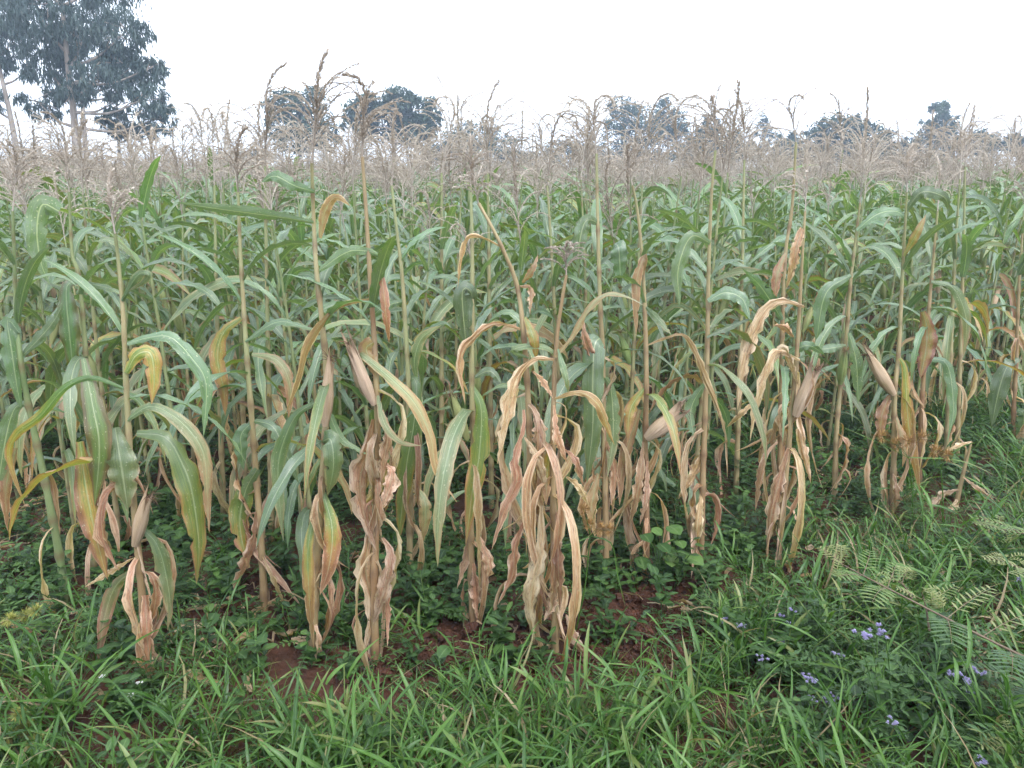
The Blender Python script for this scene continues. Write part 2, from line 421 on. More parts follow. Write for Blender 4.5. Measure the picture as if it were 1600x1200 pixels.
def pool_green(i, n=15, across=4):
    R = random.Random(100 + i); mb = MB()
    L = R.uniform(0.42, 0.68); th0 = R.uniform(0.3, 0.75); th1 = R.uniform(1.5, 2.95)
    kink = (R.uniform(0.35, 0.6), R.uniform(0.4, 1.2)) if R.random() < 0.35 else None
    if kink: th1 = min(th1, 1.9)
    a = 0.0 if R.random() < 0.7 else R.uniform(0.05, 0.22)
    blade(mb, arch_path(L, th0, th1, n, kink, R.uniform(-0.9, 0.9), R.uniform(0.7, 1.4)), Vector((0, 1, 0)), R.uniform(0.034, 0.060), a, a + R.uniform(0, 0.14),
          R.uniform(0.2, 0.6), R.uniform(0.06, 0.17), R.uniform(-1.5, 1.5), across, R.choice([0, 0, 0, 2, 2, 2, 2, 0.4]), seed=i, waves=R.uniform(3, 6))
    return mb
def pool_semi(i, n=15, across=4):
    R = random.Random(300 + i); mb = MB()
    L = R.uniform(0.45, 0.75); th0 = R.uniform(0.5, 0.9); th1 = R.uniform(2.6, 3.2)
    a = R.uniform(0.18, 0.5)
    blade(mb, arch_path(L, th0, th1, n, None, R.uniform(-0.6, 0.6), R.uniform(0.4, 0.8)), Vector((0, 1, 0)), R.uniform(0.038, 0.066), a, a + R.uniform(0.1, 0.35),
          R.uniform(0.3, 0.8), R.uniform(0.1, 0.2), R.uniform(-2, 2), across, R.choice([0, 0, 2, 2, 2, 0.5]), seed=50 + i)
    return mb
def pool_dry(i, n=16, across=5):
    R = random.Random(500 + i); mb = MB()
    L = R.uniform(0.28, 0.75); th0 = R.uniform(0.4, 1.5); th1 = R.uniform(2.9, 3.35)
    blade(mb, arch_path(L, th0, th1, n, (R.uniform(0.08, 0.2), R.uniform(0.4, 1.0)), R.uniform(-1, 1), 0.3), Vector((0, 1, 0)), R.uniform(0.02, 0.062), R.uniform(0.60, 0.92), R.uniform(0.60, 0.95),
          0.5, R.uniform(0.05, 0.26), R.uniform(-4.5, 4.5), across, R.choice([0, 2]), seed=80 + i, prof='dry', waves=R.uniform(1, 6), curl=R.uniform(0.9, 1.9))
    return mb
def pool_top(i, n=13, across=4):
    R = random.Random(700 + i); mb = MB()
    L = R.uniform(0.26, 0.46); th0 = R.uniform(0.3, 0.7); th1 = R.uniform(1.1, 2.4)
    blade(mb, arch_path(L, th0, th1, n, None, R.uniform(-0.6, 0.6), 1.3), Vector((0, 1, 0)), R.uniform(0.035, 0.06), 0.0, R.uniform(0, 0.12),
          R.uniform(0.3, 0.7), R.uniform(0.05, 0.12), R.uniform(-1.0, 1.0), across, 0, seed=120 + i)
    return mb
def pool_low(i, n=15, across=4):
    R = random.Random(900 + i); mb = MB()
    L = R.uniform(0.42, 0.66); th0 = R.uniform(0.5, 1.0); th1 = R.uniform(2.7, 3.2)
    a = 0.0 if R.random() < 0.6 else R.uniform(0.06, 0.2)
    blade(mb, arch_path(L, th0, th1, n, None, R.uniform(-0.8, 0.8), R.uniform(0.3, 0.6)), Vector((0, 1, 0)), R.uniform(0.038, 0.066), a, a + R.uniform(0, 0.25),
          R.uniform(0.2, 0.6), R.uniform(0.08, 0.17), R.uniform(-1.6, 1.6), across, R.choice([0, 2, 2]), seed=200 + i, waves=R.uniform(2, 5))
    return mb
MB_LOW = [pool_low(i) for i in range(18)]; ME_LOW = [m.mesh('leaf', [M_LEAF]) for m in MB_LOW]
MB_GREEN = [pool_green(i) for i in range(26)]; MB_SEMI = [pool_semi(i) for i in range(14)]
MB_DRY = [pool_dry(i) for i in range(22)]; MB_TOP = [pool_top(i) for i in range(12)]
ME_GREEN = [m.mesh('leaf', [M_LEAF]) for m in MB_GREEN]; ME_SEMI = [m.mesh('leaf', [M_LEAF]) for m in MB_SEMI]
ME_DRY = [m.mesh('leaf', [M_LEAF]) for m in MB_DRY]; ME_TOP = [m.mesh('leaf', [M_LEAF]) for m in MB_TOP]

# ------------------------------------------------------------------ maize: stalk, tassel, ear
def stalk_mb(pts, r0=0.0135, r1=0.005, age0=0.75, age1=0.25, sides=8, step=0.03, mb=None, mat=0, inter=0.155):
    path, L = spline(pts, 8)
    n = max(6, int(L / step)); path, L = spline(pts, n)
    rad, age, node = [], [], []
    off = 0.07
    for i in range(n):
        h = L * i / (n - 1); s = h / L
        f = ((h + off) / inter) % 1.0
        r = r0 + (r1 - r0) * s ** 1.2
        bul = math.exp(-((f - 0.02) / 0.07) ** 2) + math.exp(-((f - 1.02) / 0.07) ** 2)
        r *= 1.0 + 0.22 * bul + (0.16 * (1 - f) if s < 0.85 else 0)
        rad.append(r); age.append(age0 + (age1 - age0) * s); node.append(min(1, bul) if s < 0.95 else 0)
    mb = mb or MB()
    mb.tube(path, rad, sides, mat, age, node)
    return mb

def tassel_mb(seed, nb=14, H_=0.34, bend=None, detail=True, mb=None, mat=0, spread=1.0):
    R = random.Random(seed); mb = mb or MB()
    bend = R.choice([0, 0, 0.6, 1.5, 2.6]) if bend is None else bend
    az = R.uniform(0, 6.28); ax = Vector((math.cos(az), math.sin(az), 0))
    n = 14; p = Vector((0, 0, 0)); pts = [p.copy()]; th = 0
    for i in range(1, n):
        s = i / (n - 1)
        th = bend * max(0, (s - 0.6) / 0.4) ** 1.3 + 0.06 * math.sin(5 * s + seed)
        p = p + (Vector((0, 0, 1)) * math.cos(th) + ax * math.sin(th)) * (H_ / (n - 1)); pts.append(p.copy())
    def branch(path, r, dens, tip_from=0.12, big=1.0):
        n_ = len(path)
        ag = R.uniform(0.2, 0.75)
        if not detail:
            path = path[::2] + ([path[-1]] if n_ % 2 == 0 else [])
            n_ = len(path)
            mb.tube(path, [r * 1.9 * (1 + 0.35 * (k % 2)) * (1 - 0.5 * k / n_) for k in range(n_)], 3, mat, ag); return
        mb.tube(path, [r * (1 - 0.55 * k / n_) for k in range(n_)], 3, mat, ag)
        q, L = spline(path, max(4, int((path[-1] - path[0]).length / dens) + 4))
        for i, c in enumerate(q):
            if i / len(q) < tip_from: continue
            T = (q[min(i + 1, len(q) - 1)] - q[max(0, i - 1)]).normalized()
            for k in range(2):
                a = R.uniform(0, 6.28)
                o = Vector((math.cos(a), math.sin(a), R.uniform(-0.6, 0.3))); o = (o - T * o.dot(T)).normalized()
                d = (T * 0.85 + o * R.uniform(0.3, 0.7) + Vector((0, 0, -0.15))).normalized(); l = R.uniform(0.008, 0.0125) * big; w = T.cross(o) * (0.0021 * big)
                m_ = c + d * l * 0.5 + o * 0.0012
                mb.poly([tuple(c), tuple(m_ + w), tuple(c + d * l), tuple(m_ - w)], [(0.5, 0.5, ag + R.uniform(-0.25, 0.25), 0)] * 4, mat)
    branch(pts, 0.0032, 0.0033, 0.40, 1.6)
    for b in range(nb):
        k = 0.08 + 0.45 * (b + R.random()) / nb
        i = k * (n - 1); i0 = int(i); st = pts[i0].lerp(pts[i0 + 1], i - i0)
        a = R.uniform(0, 6.28); L = R.uniform(0.15, 0.27) * (1.1 - 0.5 * k) * (H_ / 0.34)
        t0, t1 = R.uniform(0.25, 0.6) * spread, R.uniform(1.1, 2.5) * (0.6 + 0.4 * spread)
        o = Vector((math.cos(a), math.sin(a), 0)); q = st.copy(); path = [q.copy()]; m = 9
        for j in range(1, m):
            th = t0 + (t1 - t0) * ((j - 0.5) / (m - 1)) ** 1.3
            q = q + (Vector((0, 0, 1)) * math.cos(th) + o * math.sin(th)) * (L / (m - 1)); path.append(q.copy())
        branch(path, 0.0017, 0.0062)
    return mb
BENDS = [0.3, 2.6, 0.2, 1.6, 3.2, 0.8, 0.2, 2.0, 2.8, 0.1, 1.2, 3.0]
ME_TASSEL = [tassel_mb(40 + i, 9 + (i * 5) % 9, 0.35 + 0.045 * (i % 4), BENDS[i]).mesh('tassel', [M_TASSEL]) for i in range(12)]

def ear_set(seed, age, opened=0.25, L=0.21, R0=0.0225):
    """core, husk leaves and silk of an ear standing along +z"""
    R = random.Random(seed)
    def rr(s): return R0 * (0.45 + 0.55 * math.sin(min(1, s * 2.4) * math.pi / 2)) * (1 - max(0, (s - 0.38) / 0.62) ** 1.5 * 0.9)
    core = MB(); n, m = 9, 8
    core.grid([[(rr(i / (n - 1)) * 0.93 * math.cos(6.283 * k / m), rr(i / (n - 1)) * 0.93 * math.sin(6.283 * k / m), L * 0.94 * i / (n - 1)) for k in range(m)] for i in range(n)],
              [[(k / m, i / (n - 1), age, 0) for k in range(m)] for i in range(n)], 0, True)
    husks = []
    for h in range(4):
        a0 = h * 1.57 + R.uniform(-0.3, 0.3); h_mb = MB(); op = opened * R.uniform(0.2, 2.6); Lh = L * R.uniform(0.88, 1.3); half = R.uniform(0.85, 1.15)
        P, C = [], []; n = 10; ag = age + R.uniform(-0.08, 0.08)
        for i in range(n):
            s = i / (n - 1); row, cr = [], []
            r = rr(s) * (1.02 + 0.03 * (h % 2)) + 0.001 + op * L * 0.55 * max(0, s - 0.55) ** 1.6
            hw = half * (1 - max(0, (s - 0.5) / 0.5) ** 1.5 * 0.9)
            for k in range(6):
                u = 2 * k / 5 - 1; a = a0 + hw * u
                rk = r * (1 + 0.07 * math.sin(5 * u + h * 2.0) + 0.05 * math.sin(9 * s + 3 * u + h)); row.append((rk * math.cos(a), rk * math.sin(a), Lh * s * (1 - 0.06 * abs(u)))); cr.append((u * 0.5 + 0.5, s, ag, 0))
            P.append(row); C.append(cr)
        h_mb.grid(P, C); husks.append(h_mb)
    silk = MB()
    for k in range(16):
        a = R.uniform(0, 6.28); p = Vector((0, 0, L * 0.93)); pts = [p.copy()]; th = R.uniform(0.1, 0.9)
        for j in range(5):
            th += R.uniform(0.1, 0.55); p = p + Vector((math.sin(th) * math.cos(a), math.sin(th) * math.sin(a), math.cos(th))) * 0.011; pts.append(p.copy())
        silk.tube(pts, [0.0011, 0.001, 0.0009, 0.0008, 0.0006, 0.0004], 3, 0, R.uniform(0, 0.6))
    return core, husks, silk
EARS = {}
for key, age, opn in (('green', 0.12, 0.05), ('green2', 0.3, 0.1), ('tan', 0.68, 0.22), ('tan2', 0.85, 0.35)):
    for v in range(2):
        c, hs, si = ear_set(7 + 13 * v + int(age * 100), age, opn, 0.19 + 0.02 * v)
        whole = MB(); whole.add(c)
        for h in hs: whole.add(h)
        whole.add(si, None, 1)
        EARS[(key, v)] = (c.mesh('ear_core', [M_HUSK]), [h.mesh('husk_leaf', [M_HUSK]) for h in hs], si.mesh('ear_silk', [M_SILK]), whole.mesh('ear', [M_HUSK, M_SILK]), whole)
def put_ear(parent, base, tip, key, v=0, scale=1.0, fat=1.0, parts=True, spin=0.0):
    d = Vector(tip) - Vector(base); q = d.to_track_quat('Z', 'Y').to_matrix().to_4x4()
    k = scale
    M = Matrix.Translation(base) @ q @ Matrix.Rotation(spin, 4, 'Z') @ Matrix.Diagonal((k * fat, k * fat, k, 1))
    c, hs, si, whole, _ = EARS[(key, v)]
    if not parts: return obj('ear', whole, parent, M)
    e = obj('ear', c, parent, M)
    for h in hs: obj('husk_leaf', h, e)
    obj('silk', si, e)
    return e
def Rz(a): return Matrix.Rotation(a, 4, 'Z')

# ------------------------------------------------------------------ maize: the plants of the front row, each after its own look
HAND = []          # base points, to keep the others clear
def hand_plant(label, base, stalk, leaves=(), ears=(), tassel=None, r0=0.0135, ages=(0.75, 0.3), dry=0, semi=0, green=0, top=0, hr=(0.15, 0.8), seed=0, name='maize_plant', cat='maize plant'):
    """base: photo pixel of the foot; stalk, leaves and ears follow photo pixels on the plant's own depth, with depth offsets of their own"""
    R = random.Random(seed + 900)
    b = ground_at(*base); Y = b.y; HAND.append((b.x, b.y))
    t = thing(name, b, label, cat, 'maize plants along the edge of the field' if name == 'maize_plant' else None)
    lo = lambda p, dy=0.0: at(p[0], p[1], Y + dy) - b
    sp = [Vector((0, 0, -0.02))]
    for i, p in enumerate(reversed(stalk)):
        q = lo(p, R.uniform(-0.02, 0.02))
        if q.z > 0.04: sp.append(q)
    obj('stalk', stalk_mb(sp, r0, 0.0048, ages[0], ages[1]).mesh('stalk', [M_STALK]), t)
    spine, SL = spline(sp, 60)
    def on(h):                      # stalk point at height h
        return min(spine, key=lambda q: abs(q.z - h))
    for lf in leaves:
        pts, wpx, a0, a1 = lf[:4]; opt = lf[4] if len(lf) > 4 else {}
        dy = opt.get('dy', -0.03); bow = opt.get('bow', R.uniform(-0.06, 0.03)); face = opt.get('face', 0.8)
        n = len(pts); P3 = [lo(p, dy * (0.3 + 0.7 * i / (n - 1)) + bow * math.sin(math.pi * i / (n - 1))) for i, p in enumerate(pts)]
        P3 = [Vector((q.x, q.y, max(q.z, 0.01))) for q in P3]
        path, L = spline(P3, 27)
        V = (Vector((0, 0, H)) - (b + path[12])).normalized()
        W = []
        for i in range(27):
            T = (path[min(i + 1, 26)] - path[max(i - 1, 0)]).normalized()
            side = T.cross(V)
            if side.length < 1e-3: side = Vector((1, 0, 0))
            W.append((side.normalized() * face + V * (1 - face) * (1 if i % 1 == 0 else 1)).normalized())
        w = wpx * pxm(*pts[n // 2], Y) * (1.08 if a0 > 0.58 else 0.95)
        isdry = a0 > 0.58
        mb = MB()
        blade(mb, path, W, w, a0, a1, opt.get('fold', 0.35), opt.get('ruffle', 0.22 if isdry else 0.11), opt.get('twist', R.uniform(-0.7, 0.7)), 9 if isdry else 5, 0.55 * opt.get('purple', 0) if (opt.get('yel') or opt.get('purple')) else 2.0,
              seed=R.random(), prof=opt.get('prof', 'dry' if isdry else 'leaf'), waves=opt.get('waves', 4), curl=opt.get('curl', R.uniform(0.7, 1.3) if isdry else 0), base_w=opt.get('bw', 0.28))
        obj('leaf', mb.mesh('leaf', [M_LEAF]), t)
    for base_px, tip_px, wpx, key in ears:
        bb, tt = lo(base_px, -0.02), lo(tip_px, -0.05)
        L = (tt - bb).length; k = L / 0.21
        e = put_ear(t, bb, tt, key, R.randint(0, 1), k, 0.74 * wpx * pxm(*base_px, Y) / 2 / 0.0262 / k, True, R.uniform(0, 6))
    if tassel:
        (bx, by), (tx, ty), kind, spread = tassel
        bb, tt = sp[-1], lo((tx, ty)); d = tt - bb
        q = d.to_track_quat('Z', 'Y').to_matrix().to_4x4()
        mbt = tassel_mb(seed * 7 + 3, kind[0], d.length * kind[2] * (1 + 0.07 * kind[1]), kind[1], True, None, 0, spread)
        obj('tassel', mbt.mesh('tassel', [M_TASSEL]), t, Matrix.Translation(bb) @ q)
    zt = sp[-1].z
    for cnt, pool, (h0, h1) in ((int(dry * (3.2 if dry > 3 else 2.4)), ME_DRY, (0.16, 1.0 if dry > 3 else 0.72)), (semi, ME_SEMI, (0.45, 0.95)), (green, ME_LOW, (0.75, 1.1)), (top, ME_TOP, (1.1, 1.36))):
        for k in range(cnt):
            h = h0 + (h1 - h0) * (k + R.random()) / cnt
            if h > zt: h = zt * 0.95
            az = R.uniform(0, 6.28); s = R.uniform(0.8, 1.1)
            obj('leaf', R.choice(pool), t, Matrix.Translation(on(h)) @ Rz(az) @ Matrix.Diagonal((s, s, s, 1)))
    return t

F = dict
hand_plant('front-row maize plant at left, purple-edged leaf hanging left of its stalk, tan ear low', (234, 1062),
    [(180, 365), (186, 420), (193, 500), (197, 600), (207, 760), (222, 930)],
    [([(198, 537), (233, 527), (267, 527), (300, 560), (322, 600), (318, 683)], 26, 0.02, 0.12, F(face=0.7)),
     ([(197, 583), (213, 555), (235, 552), (241, 590), (237, 632)], 32, 0.24, 0.42, F(yel=1, bw=0.3, face=0.9)),
     ([(197, 657), (233, 635), (267, 647), (300, 677), (320, 717), (325, 800), (327, 832)], 26, 0.14, 0.60, F(face=0.75)),
     ([(213, 677), (258, 683), (283, 720), (300, 767), (311, 850), (307, 912)], 44, 0.12, 0.34, F(yel=1, face=0.9)),
     ([(193, 607), (143, 590), (100, 608), (62, 652), (25, 680), (15, 720), (40, 792)], 17, 0.04, 0.62, F(yel=1, face=0.7)),
     ([(130, 560), (146, 640), (155, 700), (148, 790)], 40, 0.12, 0.2, F(purple=1.0, face=1.0)),
     ([(125, 690), (136, 770), (153, 850), (168, 905)], 40, 0.3, 0.5, F(yel=1, purple=0.8, face=1.0)),
     ([(180, 668), (188, 720), (200, 800)], 50, 0.14, 0.25, F(face=1.0, dy=-0.05)),
     ([(222, 825), (245, 850), (258, 890), (266, 945), (262, 985)], 30, 0.14, 0.4, F(face=0.85)),
     ([(208, 872), (167, 897), (133, 917)], 14, 0.7, 0.85),
     ([(210, 890), (180, 917), (163, 967), (153, 1035)], 24, 0.2, 0.62, F(face=0.9)),
     ([(227, 930), (230, 990), (237, 1072)], 24, 0.62, 0.85, F(curl=1.2, dy=-0.05, bw=0.9)),
     ([(190, 470), (215, 430), (232, 428), (225, 440), (200, 455)], 14, 0.12, 0.3)],
    [((210, 852), (231, 772), 29, 'tan')], ((180, 365), (168, 268), (12, 0.3, 1.0), 0.9), ages=(0.7, 0.35), dry=3, semi=1, green=2, top=2, seed=1)
hand_plant('maize plant near the left frame edge with thick bare green lower stalk', (103, 952),
    [(20, 330), (25, 480), (32, 560), (46, 640), (72, 760), (95, 880)],
    [([(30, 520), (12, 500), (18, 545), (26, 600), (33, 640)], 30, 0.02, 0.12, F(face=0.95)),
     ([(45, 630), (22, 640), (6, 700), (-4, 770)], 30, 0.03, 0.2), ([(30, 560), (60, 530), (85, 500), (100, 470)], 18, 0.0, 0.08),
     ([(25, 700), (10, 760), (12, 830)], 20, 0.4, 0.7)], [], ((20, 330), (28, 215), (13, 1.2, 1.0), 1.0), r0=0.015, ages=(0.12, 0.1), dry=1, green=3, top=3, seed=2)
hand_plant('maize plant at left whose broad leaf folds over and hangs beside tassel height', (146, 905),
    [(108, 300), (113, 400), (123, 430), (133, 540), (140, 700)],
    [([(92, 330), (66, 320), (58, 360), (64, 410), (78, 445)], 34, 0.0, 0.03, F(face=0.95, bw=0.8)),
     ([(122, 440), (104, 450), (108, 520), (116, 592)], 34, 0.06, 0.2, F(purple=0.8, face=1.0)),
     ([(135, 560), (128, 590), (122, 640), (112, 690)], 20, 0.3, 0.7, F(face=0.9)),
     ([(125, 440), (170, 450), (195, 462)], 12, 0.05, 0.2)],
    [], ((108, 300), (100, 205), (14, 0.5, 1.0), 1.0), ages=(0.45, 0.2), dry=3, semi=1, green=3, top=2, seed=3)
hand_plant('maize plant with orange-edged leaf and brown ear left of its pale stalk', (414, 965),
    [(372, 300), (375, 380), (380, 470), (386, 560), (393, 650), (400, 740), (408, 850)],
    [([(383, 533), (433, 503), (480, 512), (497, 516)], 18, 0.05, 0.2, F(face=0.5)),
     ([(393, 553), (433, 563), (453, 600), (451, 655)], 20, 0.25, 0.6),
     ([(377, 497), (349, 520), (340, 560), (350, 610), (352, 650)], 27, 0.26, 0.5, F(yel=1, face=0.9)),
     ([(397, 657), (378, 677), (377, 700), (381, 735)], 25, 0.02, 0.05, F(face=0.95)),
     ([(397, 657), (427, 667), (445, 705), (467, 755)], 24, 0.05, 0.1),
     ([(402, 733), (384, 767), (375, 820), (387, 885)], 38, 0.06, 0.42, F(yel=1, face=0.95)),
     ([(400, 800), (395, 850), (375, 900), (360, 935)], 24, 0.66, 0.8),
     ([(410, 870), (425, 900), (445, 945)], 10, 0.75, 0.9)],
    [], ((372, 300), (365, 200), (13, 0.8, 1.0), 1.0), ages=(0.7, 0.3), dry=2, semi=1, green=2, top=2, seed=4)
hand_plant('tall maize plant with highest tassel and long straight leaf pointing left', (488, 1035),
    [(487, 255), (490, 340), (495, 430), (503, 500), (510, 590), (508, 690), (500, 800), (492, 930)],
    [([(490, 348), (440, 340), (380, 332), (330, 325), (275, 316)], 24, 0.04, 0.08, F(face=0.55, ruffle=0.03, twist=0.2, fold=0.5)),
     ([(500, 372), (508, 330), (525, 308), (548, 322)], 18, 0.5, 0.66, F(face=0.8)),
     ([(495, 425), (540, 395), (570, 392), (600, 400)], 20, 0.05, 0.1),
     ([(492, 300), (460, 290), (430, 275), (408, 285)], 22, 0.0, 0.05),
     ([(490, 630), (460, 653), (436, 717), (437, 783), (443, 845)], 26, 0.08, 0.3, F(face=0.9)),
     ([(503, 690), (517, 688), (521, 730), (512, 775)], 33, 0.1, 0.3, F(face=1.0, bw=0.7)),
     ([(498, 785), (482, 850), (483, 933), (490, 1012)], 20, 0.16, 0.8, F(yel=1, face=0.9)),
     ([(505, 770), (519, 825), (515, 880), (500, 930)], 30, 0.12, 0.8, F(yel=1, face=0.95)),
     ([(505, 620), (530, 680), (555, 700), (580, 712)], 15, 0.08, 0.2)],
    [((508, 665), (516, 545), 28, 'tan')], ((487, 255), (492, 92), (19, 0.5, 1.05), 0.95), r0=0.0145, ages=(0.6, 0.42), dry=3, semi=0, green=2, top=2, seed=5)
hand_plant('maize plant sheathed in broad dry leaves below, tan ear leaning left at waist height', (586, 1040),
    [(566, 245), (572, 330), (578, 430), (584, 520), (588, 600), (590, 690), (588, 800), (585, 920)],
    [([(578, 468), (533, 477), (507, 500), (480, 543), (467, 593), (443, 655)], 17, 0.55, 0.75, F(face=0.7)),
     ([(594, 415), (600, 460), (604, 500), (608, 536)], 16, 0.44, 0.62, F(yel=1, face=0.9)),
     ([(586, 575), (560, 553), (573, 560), (617, 597), (650, 633), (673, 683), (682, 735), (714, 785)], 22, 0.22, 0.72, F(face=0.75)),
     ([(583, 535), (572, 545), (580, 565), (588, 590)], 26, 0.4, 0.42, F(yel=1, bw=0.9)),
     ([(588, 605), (600, 660), (625, 690), (660, 697)], 13, 0.2, 0.4),
     ([(583, 655), (576, 700), (563, 750), (570, 805), (588, 860)], 42, 0.72, 0.88, F(face=0.95)),
     ([(598, 640), (606, 680), (600, 720), (596, 760)], 26, 0.70, 0.85),
     ([(592, 725), (612, 735), (604, 775), (590, 800)], 32, 0.8, 0.95, F(face=0.95)),
     ([(588, 790), (572, 883), (583, 950), (570, 1020)], 38, 0.74, 0.9, F(face=0.95)),
     ([(598, 840), (611, 867), (602, 915), (583, 975)], 34, 0.8, 0.95, F(face=0.95)),
     ([(605, 900), (606, 960), (605, 1010)], 16, 0.7, 0.85)],
    [((585, 632), (543, 532), 28, 'tan2')], ((566, 245), (576, 120), (13, 1.6, 1.05), 0.9), ages=(0.72, 0.55), dry=4, green=1, top=2, seed=6)
hand_plant('slim maize plant with long green hanging leaf right of the dry sheathed one', (640, 905),
    [(612, 290), (620, 360), (628, 430), (634, 520), (638, 600), (640, 750)],
    [([(640, 590), (651, 600), (646, 667), (634, 735), (622, 855)], 33, 0.1, 0.32, F(yel=1, face=1.0)),
     ([(640, 560), (655, 530), (690, 505), (705, 510)], 20, 0.05, 0.15), ([(650, 590), (648, 560), (660, 527), (690, 508)], 20, 0.2, 0.32),
     ([(632, 470), (600, 480), (575, 500)], 18, 0.0, 0.1), ([(650, 760), (665, 790), (660, 850)], 22, 0.3, 0.6)],
    [], ((612, 290), (615, 170), (14, 0.3, 1.0), 1.0), ages=(0.6, 0.3), dry=2, green=3, top=2, seed=7)
hand_plant('maize plant with green leaf hanging brown-edged beside the open gap, pale green ear', (740, 985),
    [(735, 290), (738, 400), (737, 600), (740, 700), (735, 820)],
    [([(738, 605), (752, 640), (748, 717), (738, 767), (728, 850)], 34, 0.12, 0.4, F(yel=1, face=1.0)),
     ([(733, 800), (733, 850), (714, 920)], 20, 0.68, 0.8), ([(746, 830), (763, 880), (757, 915)], 24, 0.72, 0.9),
     ([(740, 880), (747, 970)], 26, 0.74, 0.85), ([(735, 640), (708, 660), (697, 700), (695, 735)], 13, 0.3, 0.45),
     ([(740, 480), (735, 455), (722, 460), (730, 560)], 34, 0.0, 0.05, F(face=1.0)),
     ([(740, 590), (765, 580), (785, 600)], 16, 0.03, 0.1)],
    [((730, 686), (703, 613), 26, 'green2')], ((735, 290), (735, 215), (12, 0.8, 1.0), 1.0), ages=(0.7, 0.3), dry=2, green=2, top=1, seed=8)
hand_plant('leaning dry maize plant with tan leaf arching left to a drooping tip, beside the gap', (835, 1008),
    [(748, 318), (766, 350), (786, 390), (808, 447), (818, 520), (824, 600), (827, 680), (830, 800)],
    [([(816, 515), (773, 506), (740, 528), (720, 562), (727, 632)], 21, 0.68, 0.8, F(face=0.8)),
     ([(812, 447), (830, 452), (828, 490)], 16, 0.7, 0.72), ([(820, 495), (833, 527), (838, 562)], 19, 0.26, 0.42, F(yel=1, face=0.95)),
     ([(818, 640), (818, 670), (804, 720), (808, 750), (786, 800), (768, 860)], 24, 0.7, 0.85, F(face=0.9)),
     ([(832, 640), (843, 670), (836, 715)], 28, 0.76, 0.85, F(face=0.95)),
     ([(786, 388), (760, 374), (733, 370), (722, 400), (715, 452)], 11, 0.6, 0.7), ([(816, 442), (832, 420), (841, 396)], 13, 0.5, 0.6),
     ([(826, 800), (806, 850), (800, 900), (778, 945)], 22, 0.7, 0.8), ([(830, 820), (838, 880), (830, 940)], 22, 0.72, 0.8),
     ([(806, 620), (770, 700)], 8, 0.25, 0.4), ([(826, 560), (800, 548), (830, 540), (862, 548), (868, 575)], 12, 0.1, 0.2)],
    [], ((748, 318), (735, 250), (13, 0.4, 1.0), 1.1), ages=(0.62, 0.55), dry=4, top=0, seed=9)
hand_plant('driest maize plant of the front row, pale curled leaf fanning left and yellow leaf right', (868, 1022),
    [(885, 430), (878, 470), (870, 530), (866, 600), (864, 700), (865, 830)],
    [([(866, 562), (833, 562), (807, 593), (793, 650), (777, 725)], 30, 0.78, 0.9, F(face=0.9)),
     ([(868, 558), (893, 527), (916, 487), (943, 461), (976, 462), (1008, 478)], 15, 0.55, 0.3, F(face=0.7)),
     ([(866, 623), (906, 613), (933, 630), (946, 657), (960, 695)], 20, 0.6, 0.46, F(yel=1, face=0.85, prof='leaf')),
     ([(833, 580), (850, 598), (864, 622)], 15, 0.72, 0.72), ([(866, 633), (871, 683), (888, 726)], 20, 0.72, 0.8),
     ([(864, 690), (856, 733), (853, 790)], 24, 0.25, 0.6, F(yel=1, face=0.95)), ([(820, 683), (840, 717), (853, 765)], 22, 0.82, 0.9),
     ([(846, 790), (844, 867), (829, 933), (835, 1002)], 38, 0.84, 0.95, F(face=1.0)), ([(870, 800), (872, 867), (875, 955)], 24, 0.7, 0.8),
     ([(860, 900), (866, 933), (850, 970)], 28, 0.82, 0.92), ([(885, 960), (900, 1000), (916, 1050)], 22, 0.8, 0.92),
     ([(872, 545), (884, 590), (888, 615)], 12, 0.1, 0.3), ([(885, 745), (905, 760), (920, 790)], 18, 0.75, 0.85), ([(880, 700), (900, 720), (912, 760)], 16, 0.66, 0.8)],
    [], ((885, 430), (884, 372), (13, 2.4, 1.0), 1.2), ages=(0.6, 0.6), dry=4, seed=10)
hand_plant('maize plant with broad green leaf hanging straight down, spike bent over left at top', (947, 905),
    [(932, 240), (934, 350), (938, 480), (942, 560), (943, 650), (946, 780)],
    [([(938, 528), (929, 540), (926, 600), (926, 667), (917, 755)], 36, 0.03, 0.2, F(face=1.0, bw=0.9)),
     ([(946, 590), (955, 610), (958, 680), (949, 745)], 26, 0.06, 0.3, F(face=1.0)), ([(960, 380), (967, 390), (970, 445)], 28, 0.03, 0.1, F(face=1.0, bw=0.9)),
     ([(938, 350), (916, 345), (905, 383), (903, 425)], 26, 0.0, 0.04, F(face=0.95)), ([(940, 590), (915, 530), (912, 500)], 22, 0.68, 0.7),
     ([(948, 690), (960, 740), (955, 790)], 20, 0.66, 0.8), ([(935, 740), (925, 790), (930, 840)], 22, 0.5, 0.7)],
    [], ((932, 240), (928, 158), (14, 2.8, 1.25), 1.0), ages=(0.68, 0.35), dry=4, green=1, top=2, seed=11)
